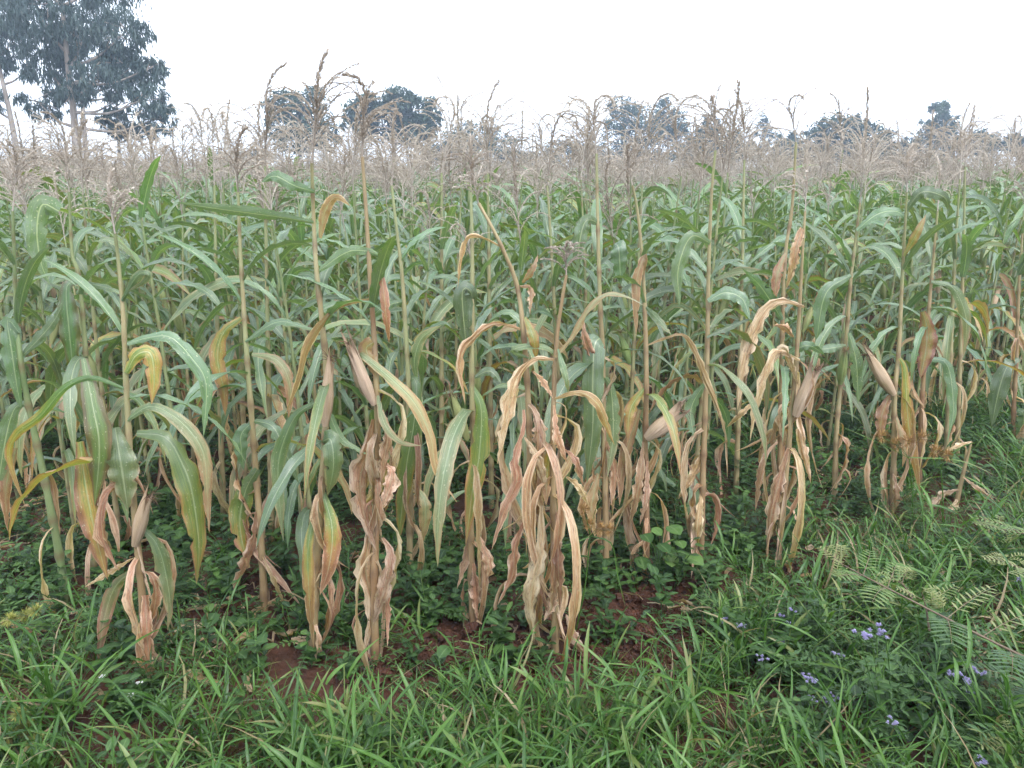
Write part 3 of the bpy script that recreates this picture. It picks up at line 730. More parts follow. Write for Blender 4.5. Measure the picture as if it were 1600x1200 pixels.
hand_plant('maize plant with fat tan ear pointing up right and thin dry leaf drooping right', (1010, 905),
    [(988, 290), (996, 330), (1003, 400), (1008, 500), (1010, 600), (1008, 700), (1010, 800)],
    [([(1010, 540), (1043, 527), (1068, 523), (1087, 550), (1103, 593), (1120, 633), (1137, 690)], 14, 0.66, 0.75, F(face=0.8)),
     ([(1004, 430), (1008, 400), (995, 440), (994, 525)], 16, 0.5, 0.6), ([(1008, 605), (985, 640), (980, 692)], 21, 0.25, 0.5, F(yel=1, face=0.95)),
     ([(1005, 690), (998, 760), (985, 820)], 22, 0.66, 0.8), ([(1012, 720), (1010, 780), (1000, 820)], 20, 0.82, 0.9), ([(1010, 480), (1030, 500), (1050, 525)], 14, 0.1, 0.3),
     ([(1000, 640), (975, 720), (968, 790)], 22, 0.45, 0.7)],
    [((1010, 685), (1073, 634), 36, 'tan2')], ((988, 290), (975, 225), (16, 1.5, 1.0), 1.1), ages=(0.85, 0.4), dry=3, green=1, top=2, seed=12)
hand_plant('maize plant with twin pale stalks and curved spike, right of the fat ear', (1095, 885),
    [(1118, 235), (1112, 300), (1107, 430), (1105, 560), (1102, 640), (1098, 760)],
    [([(1104, 527), (1133, 513), (1178, 496)], 14, 0.02, 0.08, F(face=0.6)), ([(1106, 470), (1133, 457), (1160, 467), (1172, 500)], 26, 0.0, 0.05),
     ([(1100, 600), (1080, 640), (1085, 690)], 22, 0.05, 0.1), ([(1100, 700), (1085, 740), (1060, 780)], 24, 0.7, 0.8), ([(1097, 760), (1090, 820), (1085, 865)], 20, 0.75, 0.85),
     ([(1110, 380), (1080, 370), (1060, 420), (1062, 480)], 28, 0.0, 0.05)],
    [], ((1118, 235), (1116, 160), (10, 2.8, 1.3), 0.9), ages=(0.72, 0.4), dry=3, green=2, top=2, seed=13)
hand_plant('dry maize plant at right with pale leaves hanging left and big tan ear pointing up', (1217, 872),
    [(1258, 330), (1252, 430), (1247, 520), (1241, 600), (1232, 700), (1222, 800)],
    [([(1254, 357), (1246, 380), (1240, 410), (1228, 452)], 24, 0.68, 0.85, F(face=0.95, bw=0.8)),
     ([(1257, 480), (1220, 470), (1192, 490), (1168, 543), (1157, 600), (1152, 640)], 30, 0.8, 0.92, F(face=0.85)),
     ([(1250, 563), (1213, 550), (1197, 587), (1183, 633), (1172, 690)], 24, 0.82, 0.92, F(face=0.85)),
     ([(1240, 527), (1225, 512), (1208, 508)], 18, 0.62, 0.7), ([(1246, 600), (1232, 560), (1222, 545), (1205, 575)], 18, 0.8, 0.9),
     ([(1247, 640), (1253, 693), (1267, 755)], 22, 0.76, 0.85), ([(1215, 690), (1193, 720), (1180, 798)], 18, 0.72, 0.8),
     ([(1232, 700), (1218, 750), (1206, 800), (1198, 855)], 30, 0.76, 0.86, F(face=0.95)), ([(1183, 623), (1160, 645), (1135, 668)], 14, 0.7, 0.75),
     ([(1240, 610), (1236, 660), (1232, 690)], 12, 0.45, 0.5)],
    [((1243, 650), (1278, 565), 32, 'tan2')], ((1258, 330), (1262, 250), (12, 0.5, 1.0), 1.0), ages=(0.62, 0.5), dry=4, seed=14)
hand_plant('pale maize stalk close behind the dry plant with big tan ear, spike curved left', (1214, 850),
    [(1244, 222), (1237, 330), (1228, 390), (1223, 480), (1221, 600), (1218, 740)],
    [([(1228, 395), (1215, 430), (1210, 475)], 18, 0.4, 0.6), ([(1222, 500), (1190, 450), (1160, 420)], 24, 0.02, 0.1), ([(1222, 560), (1260, 540), (1290, 555)], 16, 0.02, 0.1)],
    [], ((1244, 222), (1232, 166), (4, 2.4, 1.35), 0.7), ages=(0.7, 0.45), dry=3, green=1, top=1, seed=15)
hand_plant('green maize plant with tallest straight spike on the right half of the photo', (1304, 800),
    [(1344, 317), (1336, 380), (1330, 430), (1323, 517), (1313, 607), (1307, 677)],
    [([(1327, 520), (1338, 567), (1341, 632)], 21, 0.05, 0.12, F(face=1.0)), ([(1322, 540), (1290, 545), (1268, 545)], 16, 0.02, 0.06),
     ([(1330, 430), (1290, 460), (1275, 540)], 26, 0.04, 0.08), ([(1338, 360), (1370, 335), (1400, 330), (1420, 345)], 20, 0.0, 0.05)],
    [((1313, 600), (1320, 545), 20, 'green')], ((1344, 317), (1357, 140), (17, 0.25, 1.0), 1.0), ages=(0.6, 0.4), dry=2, green=2, top=2, seed=16)
hand_plant('maize plant at right with pinkish ear pointing up left above the brown sedge heads', (1393, 805),
    [(1417, 300), (1410, 430), (1404, 550), (1398, 617), (1396, 733)],
    [([(1406, 560), (1414, 580), (1420, 667), (1438, 770)], 20, 0.25, 0.66, F(yel=1, face=0.9)), ([(1390, 617), (1378, 650), (1376, 690)], 20, 0.46, 0.5, F(yel=1)),
     ([(1400, 650), (1415, 700), (1410, 730)], 14, 0.45, 0.6), ([(1396, 740), (1402, 770), (1398, 800)], 18, 0.76, 0.85), ([(1412, 400), (1435, 360), (1447, 335)], 14, 0.3, 0.46, F(yel=1)),
     ([(1415, 330), (1440, 300), (1475, 308), (1482, 330)], 20, 0.0, 0.05)],
    [((1396, 616), (1355, 552), 29, 'tan')], ((1417, 300), (1420, 225), (18, 1.6, 1.1), 1.1), ages=(0.66, 0.35), dry=2, green=1, top=2, seed=17)
hand_plant('maize plant with broad leaf turned red and orange along its edges, right side', (1436, 765),
    [(1465, 330), (1456, 430), (1447, 540), (1440, 640)],
    [([(1442, 487), (1448, 510), (1447, 545), (1438, 592)], 33, 0.32, 0.42, F(yel=1, face=1.0, purple=0.7)), ([(1455, 440), (1490, 450), (1510, 500), (1505, 560)], 18, 0.05, 0.4),
     ([(1445, 560), (1480, 570), (1490, 640), (1480, 690)], 20, 0.05, 0.15)],
    [], ((1465, 330), (1468, 240), (13, 0.8, 1.0), 1.0), ages=(0.9, 0.4), dry=2, green=2, top=2, seed=18)
hand_plant('maize plant cut by the right frame edge with green leaf hanging to knee height', (1583, 700),
    [(1600, 330), (1592, 450), (1588, 560), (1584, 640)],
    [([(1592, 560), (1574, 573), (1561, 610), (1549, 668)], 29, 0.03, 0.1, F(face=1.0)), ([(1590, 640), (1600, 650), (1594, 700)], 24, 0.04, 0.1), ([(1590, 430), (1610, 400), (1625, 430)], 24, 0, 0.1)],
    [], ((1600, 330), (1604, 260), (14, 1.0, 1.0), 1.0), ages=(0.8, 0.4), dry=3, green=2, top=2, seed=19)

# plants of the second row whose tassels stand clear of the others
for k, (lb, bx, by, path, top, kind, sp_) in enumerate((
    ('second-row maize plant with tall arching tassel left of the highest one', 425, 850, [(414, 260), (416, 400), (420, 600)], (411, 96), (17, 1.0, 1.0), 1.2),
    ('second-row maize plant with narrow hooked tassel right of the eucalyptus', 350, 820, [(335, 290), (338, 450), (344, 650)], (333, 168), (4, 2.9, 1.1), 0.8),
    ('second-row maize plant with crooked bent-over spike, second right of the eucalyptus', 385, 800, [(372, 300), (374, 450), (380, 650)], (350, 170), (6, 2.6, 1.1), 0.9),
    ('second-row maize plant with spike hooking right beyond the domed tree', 690, 800, [(690, 270), (690, 400), (690, 600)], (712, 150), (10, 2.6, 1.1), 1.0),
    ('second-row maize plant with straight dark spike left of the photo centre', 768, 790, [(762, 270), (764, 400), (766, 600)], (765, 128), (14, 0.5, 1.0), 1.0),
    ('second-row maize plant with two-hooked tassel just right of centre', 880, 790, [(855, 290), (862, 400), (872, 600)], (872, 176), (9, 2.8, 1.15), 1.1),
    ('second-row maize plant with leafy top and open spray tassel on the right half', 1150, 780, [(1163, 250), (1160, 400), (1155, 600)], (1160, 142), (15, 0.5, 1.0), 1.1),
    ('second-row maize plant with thin straight spike near the right frame edge', 1495, 730, [(1508, 260), (1505, 400), (1500, 560)], (1517, 168), (6, 0.2, 1.0), 0.8),
    ('second-row maize plant with short hooked spike right of the pinkish ear', 1478, 735, [(1500, 280), (1492, 400), (1485, 560)], (1503, 195), (9, 2.4, 1.1), 1.0))):
    hand_plant(lb, (bx, by), path, (), (), (path[0], top, kind, sp_), ages=(0.55, 0.3), dry=1, semi=1, green=4, top=4, seed=40 + k)

# a broken stalk lying in the weeds on the right
bt = hand_plant('broken dry maize stalk leaning in the weeds at right', (1490, 805), [(1518, 690), (1505, 740)],
    [([(1518, 690), (1490, 700), (1470, 715)], 12, 0.8, 0.9), ([(1505, 745), (1530, 765), (1560, 790)], 16, 0.8, 0.9), ([(1498, 765), (1470, 775), (1450, 800)], 18, 0.82, 0.9), ([(1495, 780), (1490, 800), (1485, 825)], 20, 0.85, 0.95)],
    (), None, 0.012, (0.6, 0.55), 0, seed=20, name='broken_stalk', cat='broken stalk')

# ------------------------------------------------------------------ maize: the field behind
def edge_y(x):
    if x < -1.2: return 2.45 + (-1.2 - x) * 0.4
    if x < 0.2: return 2.45
    return 2.5 + (x - 0.2) * 0.78
def in_view(x, y, m=0.12):
    return abs(x) < (y / CP) * (800 / FPX) * (1 + m) + 0.4
cells = []
ROW = 0.50; SPC = 0.25
yy = 2.3
while yy < 46:
    xx = -36.0 + U(0, SPC)
    sp = SPC if yy < 20 else SPC * 1.25
    while xx < 36:
        x = xx + U(-0.09, 0.09); y = yy + U(-0.11, 0.11) + 0.06 * math.sin(xx)
        xx += sp
        if not in_view(x, y): continue
        if y < edge_y(x) + 0.38: continue
        px_ = 800 + x / (y / CP) * FPX
        if y < edge_y(x) + 1.5 and 655 < px_ < 730: continue       # a gap where plants failed
        if min((x - a) ** 2 + (y - b) ** 2 for a, b in HAND) < 0.035: continue
        if U(0, 1) < 0.05: continue
        cells.append((x, y))
    yy += ROW
cells.sort(key=lambda c: c[0] ** 2 + c[1] ** 2)
N_IND = 300 - len(HAND) + 1
near, far = cells[:N_IND], cells[N_IND:]
ME_STALK = []
STALK_P = []
for i in range(10):
    R = random.Random(i); a = R.uniform(0, 6.28); ln = R.uniform(0.02, 0.10); h = R.uniform(1.50, 1.80)
    pts = [Vector((0, 0, -0.02)), Vector((0.2 * ln * math.cos(a), 0.2 * ln * math.sin(a), h * 0.35)), Vector((0.5 * ln * math.cos(a), 0.5 * ln * math.sin(a), h * 0.7)), Vector((ln * math.cos(a), ln * math.sin(a), h))]
    STALK_P.append(pts); ME_STALK.append(stalk_mb(pts, R.uniform(0.0095, 0.012), 0.004, R.uniform(0.3, 0.65), R.uniform(0.0, 0.28)).mesh('stalk', [M_STALK]))
def plan_plant(R, dryness):
    """what one plant carries: [(pool, index, height, azimuth, scale)]"""
    out = []; az = R.uniform(0, 6.28)
    n = R.randint(15, 18)
    for k in range(n):
        f = k / (n - 1); h = 0.24 + 1.18 * f
        az += math.pi + R.uniform(-0.6, 0.6)
        q = R.random()
        if f < 0.12 + 0.4 * dryness: pool = 'dry' if q < 0.55 else 'low'
        elif f < 0.35 + 0.35 * dryness: pool = 'semi' if q < 0.05 + 0.15 * dryness else 'low'
        elif f < 0.6: pool = 'low' if q < 0.6 else ('green' if q > 0.62 + 0.25 * dryness else 'semi')
        elif f < 0.82: pool = 'green'
        else: pool = 'top' if q > 0.3 else 'green'
        out.append((pool, R.randrange(100), h + R.uniform(-0.03, 0.03), az, R.uniform(0.8, 1.1)))
    return out
POOL_ME = dict(low=ME_LOW, dry=ME_DRY, semi=ME_SEMI, green=ME_GREEN, top=ME_TOP); POOL_MB = dict(low=MB_LOW, dry=MB_DRY, semi=MB_SEMI, green=MB_GREEN, top=MB_TOP)
for i, (x, y) in enumerate(near):
    R = random.Random(5000 + i)
    pxx = 800 + x / (y / CP) * FPX; back = y - edge_y(x)
    dn = (R.uniform(0.5, 1.1) if 770 < pxx < 1300 else 0.5 * R.random()) if back < 0.95 else 0.2 * R.random()
    side = 'left of' if pxx < 655 else ('right of' if pxx > 730 else 'behind')
    if dn > 0.45: lb, gr = 'half-dried maize plant with brown lower leaves close behind the front row, ' + side + ' the gap', 'half-dried maize plants close behind the front row'
    elif back < 1.6: lb, gr = 'green maize plant in the first rows behind the front row, ' + side + ' the open gap', 'green maize plants in the first rows'
    else: lb, gr = 'green maize plant deep in the dense stand, ' + side + ' the line of the gap', 'green maize plants deep in the stand'
    t = thing('maize_plant', (x, y, gz(x, y)), lb, 'maize plant', gr, R.uniform(0, 6.28))
    hs = (R.uniform(0.88, 1.02) if R.random() < 0.86 else R.uniform(1.02, 1.12)) * (0.96 if y < 3.8 else 1); t.scale = (hs, hs, hs)
    si = R.randrange(10)
    if y < 5.0: hs = min(hs, 1.66 / STALK_P[si][3].z); t.scale = (hs, hs, hs)
    obj('stalk', ME_STALK[si], t)
    sp, L = spline(STALK_P[si], 30)
    for pool, k, h, az, s in plan_plant(R, dn):
        p = min(sp, key=lambda q: abs(q.z - h)); me = POOL_ME[pool]
        obj('leaf', me[k % len(me)], t, Matrix.Translation(p) @ Rz(az) @ Matrix.Diagonal((s, s, s, 1)))
    obj('tassel', R.choice(ME_TASSEL), t, Matrix.Translation(sp[-1]) @ Matrix.Rotation(R.uniform(-0.2, 0.2), 4, 'X') @ Rz(R.uniform(0, 6.28)) @ Matrix.Scale(R.uniform(0.85, 1.15), 4))
    if R.random() < 0.5:
        p = min(sp, key=lambda q: abs(q.z - R.uniform(0.75, 0.95))); a = R.uniform(0, 6.28)
        key = R.choice(['green', 'green2', 'green2', 'tan', 'tan2'])
        d = Vector((math.cos(a) * 0.35, math.sin(a) * 0.35, 1))
        put_ear(t, p + Vector((math.cos(a), math.sin(a), 0)) * 0.018, p + d, key, R.randint(0, 1), R.uniform(0.8, 1.0), 0.95, parts=(y < edge_y(x) + 1.3), spin=a)

# ---- instancing of what nobody could count
def scatter(name, templates, pts, label, kind='stuff', cat=None):
    """one object: templates (meshes) instanced on pts = [(pos, euler, scale, index)]"""
    me = bpy.data.meshes.new(name)
    me.from_pydata([tuple(p[0]) for p in pts], [], [])
    a = me.attributes.new('rot', 'FLOAT_VECTOR', 'POINT'); a.data.foreach_set('vector', np.array([p[1] for p in pts], dtype=np.float32).ravel())
    a = me.attributes.new('scl', 'FLOAT', 'POINT'); a.data.foreach_set('value', np.array([p[2] for p in pts], dtype=np.float32))
    a = me.attributes.new('idx', 'INT', 'POINT'); a.data.foreach_set('value', np.array([p[3] for p in pts], dtype=np.int32))
    o = obj(name, me)
    g = bpy.data.node_groups.new(name, 'GeometryNodeTree')
    g.interface.new_socket('Geometry', in_out='INPUT', socket_type='NodeSocketGeometry'); g.interface.new_socket('Geometry', in_out='OUTPUT', socket_type='NodeSocketGeometry')
    gi = g.nodes.new('NodeGroupInput'); go = g.nodes.new('NodeGroupOutput'); ip = g.nodes.new('GeometryNodeInstanceOnPoints'); jn = g.nodes.new('GeometryNodeJoinGeometry')
    for m in templates:
        src = bpy.data.objects.new(name + '_pattern', m)
        oi = g.nodes.new('GeometryNodeObjectInfo'); oi.inputs['Object'].default_value = src; oi.inputs['As Instance'].default_value = True
        g.links.new(oi.outputs['Geometry'], jn.inputs[0])
    def na(n_, typ):
        x = g.nodes.new('GeometryNodeInputNamedAttribute'); x.data_type = typ; x.inputs[0].default_value = n_; return x.outputs[0]
    er = g.nodes.new('FunctionNodeEulerToRotation'); g.links.new(na('rot', 'FLOAT_VECTOR'), er.inputs[0])
    g.links.new(gi.outputs[0], ip.inputs['Points']); g.links.new(jn.outputs[0], ip.inputs['Instance']); ip.inputs['Pick Instance'].default_value = True
    g.links.new(na('idx', 'INT'), ip.inputs['Instance Index']); g.links.new(er.outputs[0], ip.inputs['Rotation']); g.links.new(na('scl', 'FLOAT'), ip.inputs['Scale'])
    g.links.new(ip.outputs[0], go.inputs[0])
    md = o.modifiers.new('scatter', 'NODES'); md.node_group = g
    return tag(o, label, cat, None, kind)

def far_plant(i):
    R = random.Random(8000 + i); mb = MB()
    pts = STALK_P[i % 10]; sp, L = spline(pts, 30)
    stalk_mb(pts, 0.0105, 0.0042, 0.4, 0.1, 5, 0.06, mb, 1)
    for pool, k, h, az, s in plan_plant(R, 0.15 * R.random()):
        p = min(sp, key=lambda q: abs(q.z - h)); src = POOL_MB[pool]; mb.add(src[k % len(src)], Matrix.Translation(p) @ Rz(az) @ Matrix.Diagonal((s, s, s, 1)), 0)
    tm = tassel_mb(60 + i, 10 + i % 7, 0.34 + 0.04 * (i % 5), BENDS[i % 12], i % 2 == 0); mb.add(tm, Matrix.Translation(sp[-1]), 2)
    return mb.mesh('maize_template', [M_LEAF, M_STALK, M_TASSEL])
FT = [far_plant(i) for i in range(14)]
scatter('maize_stand', FT, [((x, y, gz(x, y)), (U(-0.06, 0.06), U(-0.06, 0.06), U(0, 6.28)), (U(0.87, 1.02) if U(0, 1) < 0.88 else U(1.02, 1.14)), rng.randrange(14)) for x, y in far],
        'dense far part of the maize field receding to the trees', 'stuff', 'maize')

# ------------------------------------------------------------------ grass and low weeds
def tuft(i):
    R = random.Random(i); mb = MB()
    big = R.uniform(0.7, 1.5); lean = R.uniform(0, 0.5)
    for k in range(R.randint(5, 13)):
        az = R.uniform(0, 6.28); L = R.uniform(0.07, 0.26) * big; th0 = R.uniform(0.02, 0.6) + lean * math.cos(az) * 0.5; th1 = R.uniform(0.4, 2.2)
        p = arch_path(L, th0, th1, 7, None, R.uniform(-0.5, 0.5), 1.3, R)
        M = Matrix.Translation((R.uniform(-0.02, 0.02), R.uniform(-0.02, 0.02), -0.005)) @ Rz(az)
        b = MB(); a = R.uniform(0.1, 0.65) if R.random() < 0.93 else 0.95
        blade(b, p, Vector((0, 1, 0)), R.uniform(0.003, 0.0095), a, a + R.uniform(-0.05, 0.12), 0.4, 0.02, R.uniform(-0.8, 0.8), 2, R.random(), seed=R.random(), base_w=0.7)
        mb.add(b, M)
    return mb.mesh('grass_template', [M_GRASS])
def culm(i):
    R = random.Random(50 + i); mb = MB()
    for c in range(R.randint(2, 3)):
        az0 = R.uniform(0, 6.28); L = R.uniform(0.16, 0.32); p = arch_path(L, R.uniform(0.1, 0.5), R.uniform(0.5, 1.1), 8, None, R.uniform(-0.3, 0.3), 1, R)
        b = MB(); b.tube(p, [0.0016] * 8, 4, 0, 0.6, [0.3] * 8)
        n = R.randint(4, 6); az = 0
        for k in range(n):
            q = p[min(7, 2 + int(5.5 * k / n))]; az += math.pi + R.uniform(-0.7, 0.7)
            lf = MB(); a = R.uniform(0.2, 0.65)
            blade(lf, arch_path(R.uniform(0.07, 0.15), R.uniform(0.4, 0.9), R.uniform(1.0, 2.0), 6, None, 0, 1, R), Vector((0, 1, 0)), R.uniform(0.006, 0.0125), a, a + 0.08, 0.35, 0.03, R.uniform(-0.6, 0.6), 2, R.random(), seed=R.random(), base_w=0.6)
            b.add(lf, Matrix.Translation(q) @ Rz(az))
        mb.add(b, Matrix.Translation((R.uniform(-0.02, 0.02), R.uniform(-0.02, 0.02), -0.005)) @ Rz(az0))
    return mb.mesh('grass_template', [M_GRASS])
def straw(i):
    R = random.Random(150 + i); mb = MB()
    for k in range(5):
        b = MB(); blade(b, arch_path(R.uniform(0.1, 0.28), R.uniform(0.2, 1.2), R.uniform(1.0, 1.9), 6, None, R.uniform(-1, 1), 1, R), Vector((0, 1, 0)), R.uniform(0.003, 0.009), 0.95, 1.0, 0.4, 0.1, R.uniform(-1, 1), 2, R.random(), seed=R.random())
        mb.add(b, Rz(R.uniform(0, 6.28)))
    return mb.mesh('grass_template', [M_GRASS])
def leaflet(mb, p, d, up, L, w, age, ex, R, prof='oval', bend=0.4):
    d = d.normalized(); pts = []
    q = p.copy()
    for i in range(5):
        pts.append(q.copy()); dd = (d + Vector((0, 0, -bend * i / 4))).normalized(); q = q + dd * (L / 4)
    W = up.cross(d)
    if W.length < 1e-3: W = Vector((1, 0, 0))
    blade(mb, pts, W.normalized(), w, age, age, 0.25, 0.04, 0, 2, ex, seed=R.random(), prof=prof)
def ferny(i):
    """low feathery weed: stems with rows of small leaflets"""
    R = random.Random(250 + i); mb = MB(); up = Vector((0, 0, 1))
    for c in range(R.randint(4, 6)):
        az0 = R.uniform(0, 6.28); L = R.uniform(0.09, 0.2); p = arch_path(L, R.uniform(0.3, 0.9), R.uniform(1.2, 1.8), 9, None, 0, 1, R)
        b = MB(); b.tube(p, [0.001] * 9, 3, 0, 0.4, [0.2] * 9); a = R.uniform(0.1, 0.6)
        for k in range(2, 9):
            for s in (-1, 1):
                l = R.uniform(0.014, 0.026); q = p[k]; d = Vector((0.5, s, 0.15)).normalized()
                w = Vector((-d.y, d.x, 0)) * (l * 0.2); m_ = q + d * l * 0.5
                b.poly([tuple(q), tuple(m_ + w), tuple(q + d * l - Vector((0, 0, 0.003))), tuple(m_ - w)], [(0.5, 0, a, 0.2), (1, .5, a, .2), (0.5, 1, a, .2), (0, .5, a, .2)])
        mb.add(b, Rz(az0))
    return mb.mesh('weed_template', [M_WEED])
def ovals(i):
    R = random.Random(350 + i); mb = MB(); up = Vector((0, 0, 1))
    for c in range(R.randint(2, 4)):
        h = R.uniform(0.05, 0.17); az0 = R.uniform(0, 6.28); x, y = R.uniform(-0.03, 0.03), R.uniform(-0.03, 0.03)
        p = [Vector((x + 0.3 * h * (k / 5) ** 2 * math.cos(az0), y + 0.3 * h * (k / 5) ** 2 * math.sin(az0), h * k / 5)) for k in range(6)]
        mb.tube(p, [0.0014] * 6, 4, 0, 0.5, [0.1] * 6)
        for k in range(2, 6):
            for s in range(2):
                a = az0 + k * 1.57 + s * math.pi + R.uniform(-0.3, 0.3); ag = R.uniform(0.1, 0.6)
                leaflet(mb, p[k], Vector((math.cos(a), math.sin(a), 0.35)), up, R.uniform(0.025, 0.05), R.uniform(0.015, 0.030), ag, R.random(), R)
    return mb.mesh('weed_template', [M_WEED])
def litter(i):
    R = random.Random(450 + i); mb = MB()
    for k in range(3):
        b = MB(); L = R.uniform(0.06, 0.22)
        p = [Vector((L * q / 6, 0.02 * math.sin(q * R.uniform(0.3, 1)), 0.012 + 0.015 * abs(math.sin(q * 1.3 + k)))) for q in range(7)]
        blade(b, p, Vector((0, 1, 0)), R.uniform(0.012, 0.04), R.uniform(0.62, 0.9), R.uniform(0.65, 0.95), 0.4, 0.3, R.uniform(-1.5, 1.5), 4, 0, seed=R.random(), prof='dry', curl=1.0)
        mb.add(b, Matrix.Translation((R.uniform(-0.08, 0.08), R.uniform(-0.08, 0.08), 0)) @ Rz(R.uniform(0, 6.28)))
    return mb.mesh('litter_template', [M_LEAF])
def clods(i):
    R = random.Random(550 + i); mb = MB()
    for k in range(6):
        r = R.uniform(0.006, 0.022); c = Vector((R.uniform(-0.05, 0.05), R.uniform(-0.05, 0.05), r * 0.5))
        n, m = 5, 7
        mb.grid([[tuple(c + Vector((math.sin(math.pi * a / (n - 1)) * math.cos(6.283 * q / m), math.sin(math.pi * a / (n - 1)) * math.sin(6.283 * q / m), math.cos(math.pi * a / (n - 1)) * 0.75)) * r * (1 + 0.28 * math.sin(3.1 * a + 2.2 * q + k))) for q in range(m)] for a in range(n)],
                [[(0, 0, 0, 0)] * m for a in range(n)], 0, True)
    return mb.mesh('clod_template', [M_SOIL], False)
def vis(x, y): return in_view(x, y, 0.08)
bare = [(730, 1035, 0.2), (985, 985, 0.21), (1085, 945, 0.18), (1000, 1045, 0.15), (1330, 745, 0.25), (420, 945, 0.16), (1240, 900, 0.14), (870, 1010, 0.2), (600, 1040, 0.1), (1060, 1010, 0.16)]
BARE = [(ground_at(a, b), r) for a, b, r in bare]
def bareness(x, y):
    return max(0.0, max(1 - ((x - g.x) ** 2 + (y - g.y) ** 2) ** 0.5 / r for g, r in BARE))
FC = [ground_at(a, b) for a, b in ((1150, 1030), (1240, 1040), (1320, 1080), (1385, 1120), (1500, 1110), (1280, 1130), (1200, 1090), (1440, 1060))]
def leafy(x, y): return max(0.0, max(1 - ((x - g.x) ** 2 + (y - g.y) ** 2) ** 0.5 / 0.26 for g in FC))
def fuzz(x, y): return 0.5 + 0.5 * math.sin(3.1 * x + 1.7 * math.sin(2.3 * y)) * math.sin(2.7 * y + 1.3 * math.sin(3.7 * x))
G, Wd, Li, Cl = [], [], [], []
def rot(t=0.25): return (U(-t, t), U(-t, t), U(0, 6.28))
n = 0
for _ in range(30000):                    # the verge: from the camera's feet to the field edge, and up the right side
    x, y = U(-2.6, 4.6), U(1.25, 6.2)
    if not vis(x, y): continue
    e = edge_y(x) - y                     # metres in front of the field edge
    dens = 1.0 if e > 0.25 else (max(0.06, 0.5 + 2.0 * e) if x < 0.5 else max(0.22, 0.75 + 0.8 * e))
    dens *= (1 - 0.6 * min(1, 2 * leafy(x, y))) * (1 - min(1, 1.6 * bareness(x, y))) * (0.42 + 0.58 * fuzz(x, y))
    if y > 3: dens *= 0.75
    if U(0, 1) > dens * 0.62: continue
    k = U(0, 1); i = rng.randrange(14) if k < 0.50 else (14 + rng.randrange(10) if k < 0.92 else 24 + rng.randrange(4))
    near_foot = any(abs(x - a) < 0.13 and -0.32 < y - b < 0.08 for a, b in HAND)
    if near_foot and U(0, 1) < 0.75: continue
    G.append(((x, y, gz(x, y)), rot(0.4), U(0.5, 1.25) * (1.08 if e > 0.45 else (0.8 if x < 0.6 else 0.9)) * (0.5 if near_foot else 1) * (1 - 0.5 * bareness(x, y)), i))
for _ in range(34000):
    x, y = U(-5, 6), U(1.25, 8.5)
    if not vis(x, y): continue
    e = edge_y(x) - y
    dens = ((0.42 if e > 0.2 else 0.9) + 0.7 * min(1, 2 * leafy(x, y))) * (1 - min(1, 1.4 * bareness(x, y))) * (0.3 + 0.7 * fuzz(y + 3, x))
    if U(0, 1) > dens * (0.5 if y < 5 else 0.22): continue
    i = rng.randrange(6) if U(0, 1) < (0.65 if e < 0.2 else 0.25) else 6 + rng.randrange(6)
    Wd.append(((x, y, gz(x, y)), rot(0.2), U(0.7, 1.4) * (1.35 if leafy(x, y) > 0.1 and i > 5 else 1), i))
for _ in range(700):
    x, y = U(-5, 6), U(2.1, 8)
    if vis(x, y) and edge_y(x) - y < 0.3: Li.append(((x, y, gz(x, y) + 0.004), rot(0.15), U(0.7, 1.3), rng.randrange(8)))
for g, r in BARE:
    for _ in range(int(500 * r)):
        x, y = g.x + U(-r, r), g.y + U(-r, r); Cl.append(((x, y, gz(x, y)), rot(0.4), U(0.5, 1.2), rng.randrange(5)))
scatter('grass', [tuft(i) for i in range(14)] + [culm(i) for i in range(10)] + [straw(i) for i in range(4)], G, 'broad-bladed green grass along the verge before the maize', cat='grass')
scatter('low_weeds', [ferny(i) for i in range(6)] + [ovals(i) for i in range(6)], Wd, 'low leafy weeds covering the soil under and before the maize', cat='weeds')
scatter('leaf_litter', [litter(i) for i in range(8)], Li, 'dry maize leaf scraps lying on the soil', cat='leaf litter')
scatter('soil_clods', [clods(i) for i in range(5)], Cl, 'small crumbs and clods of red soil', cat='soil clods')

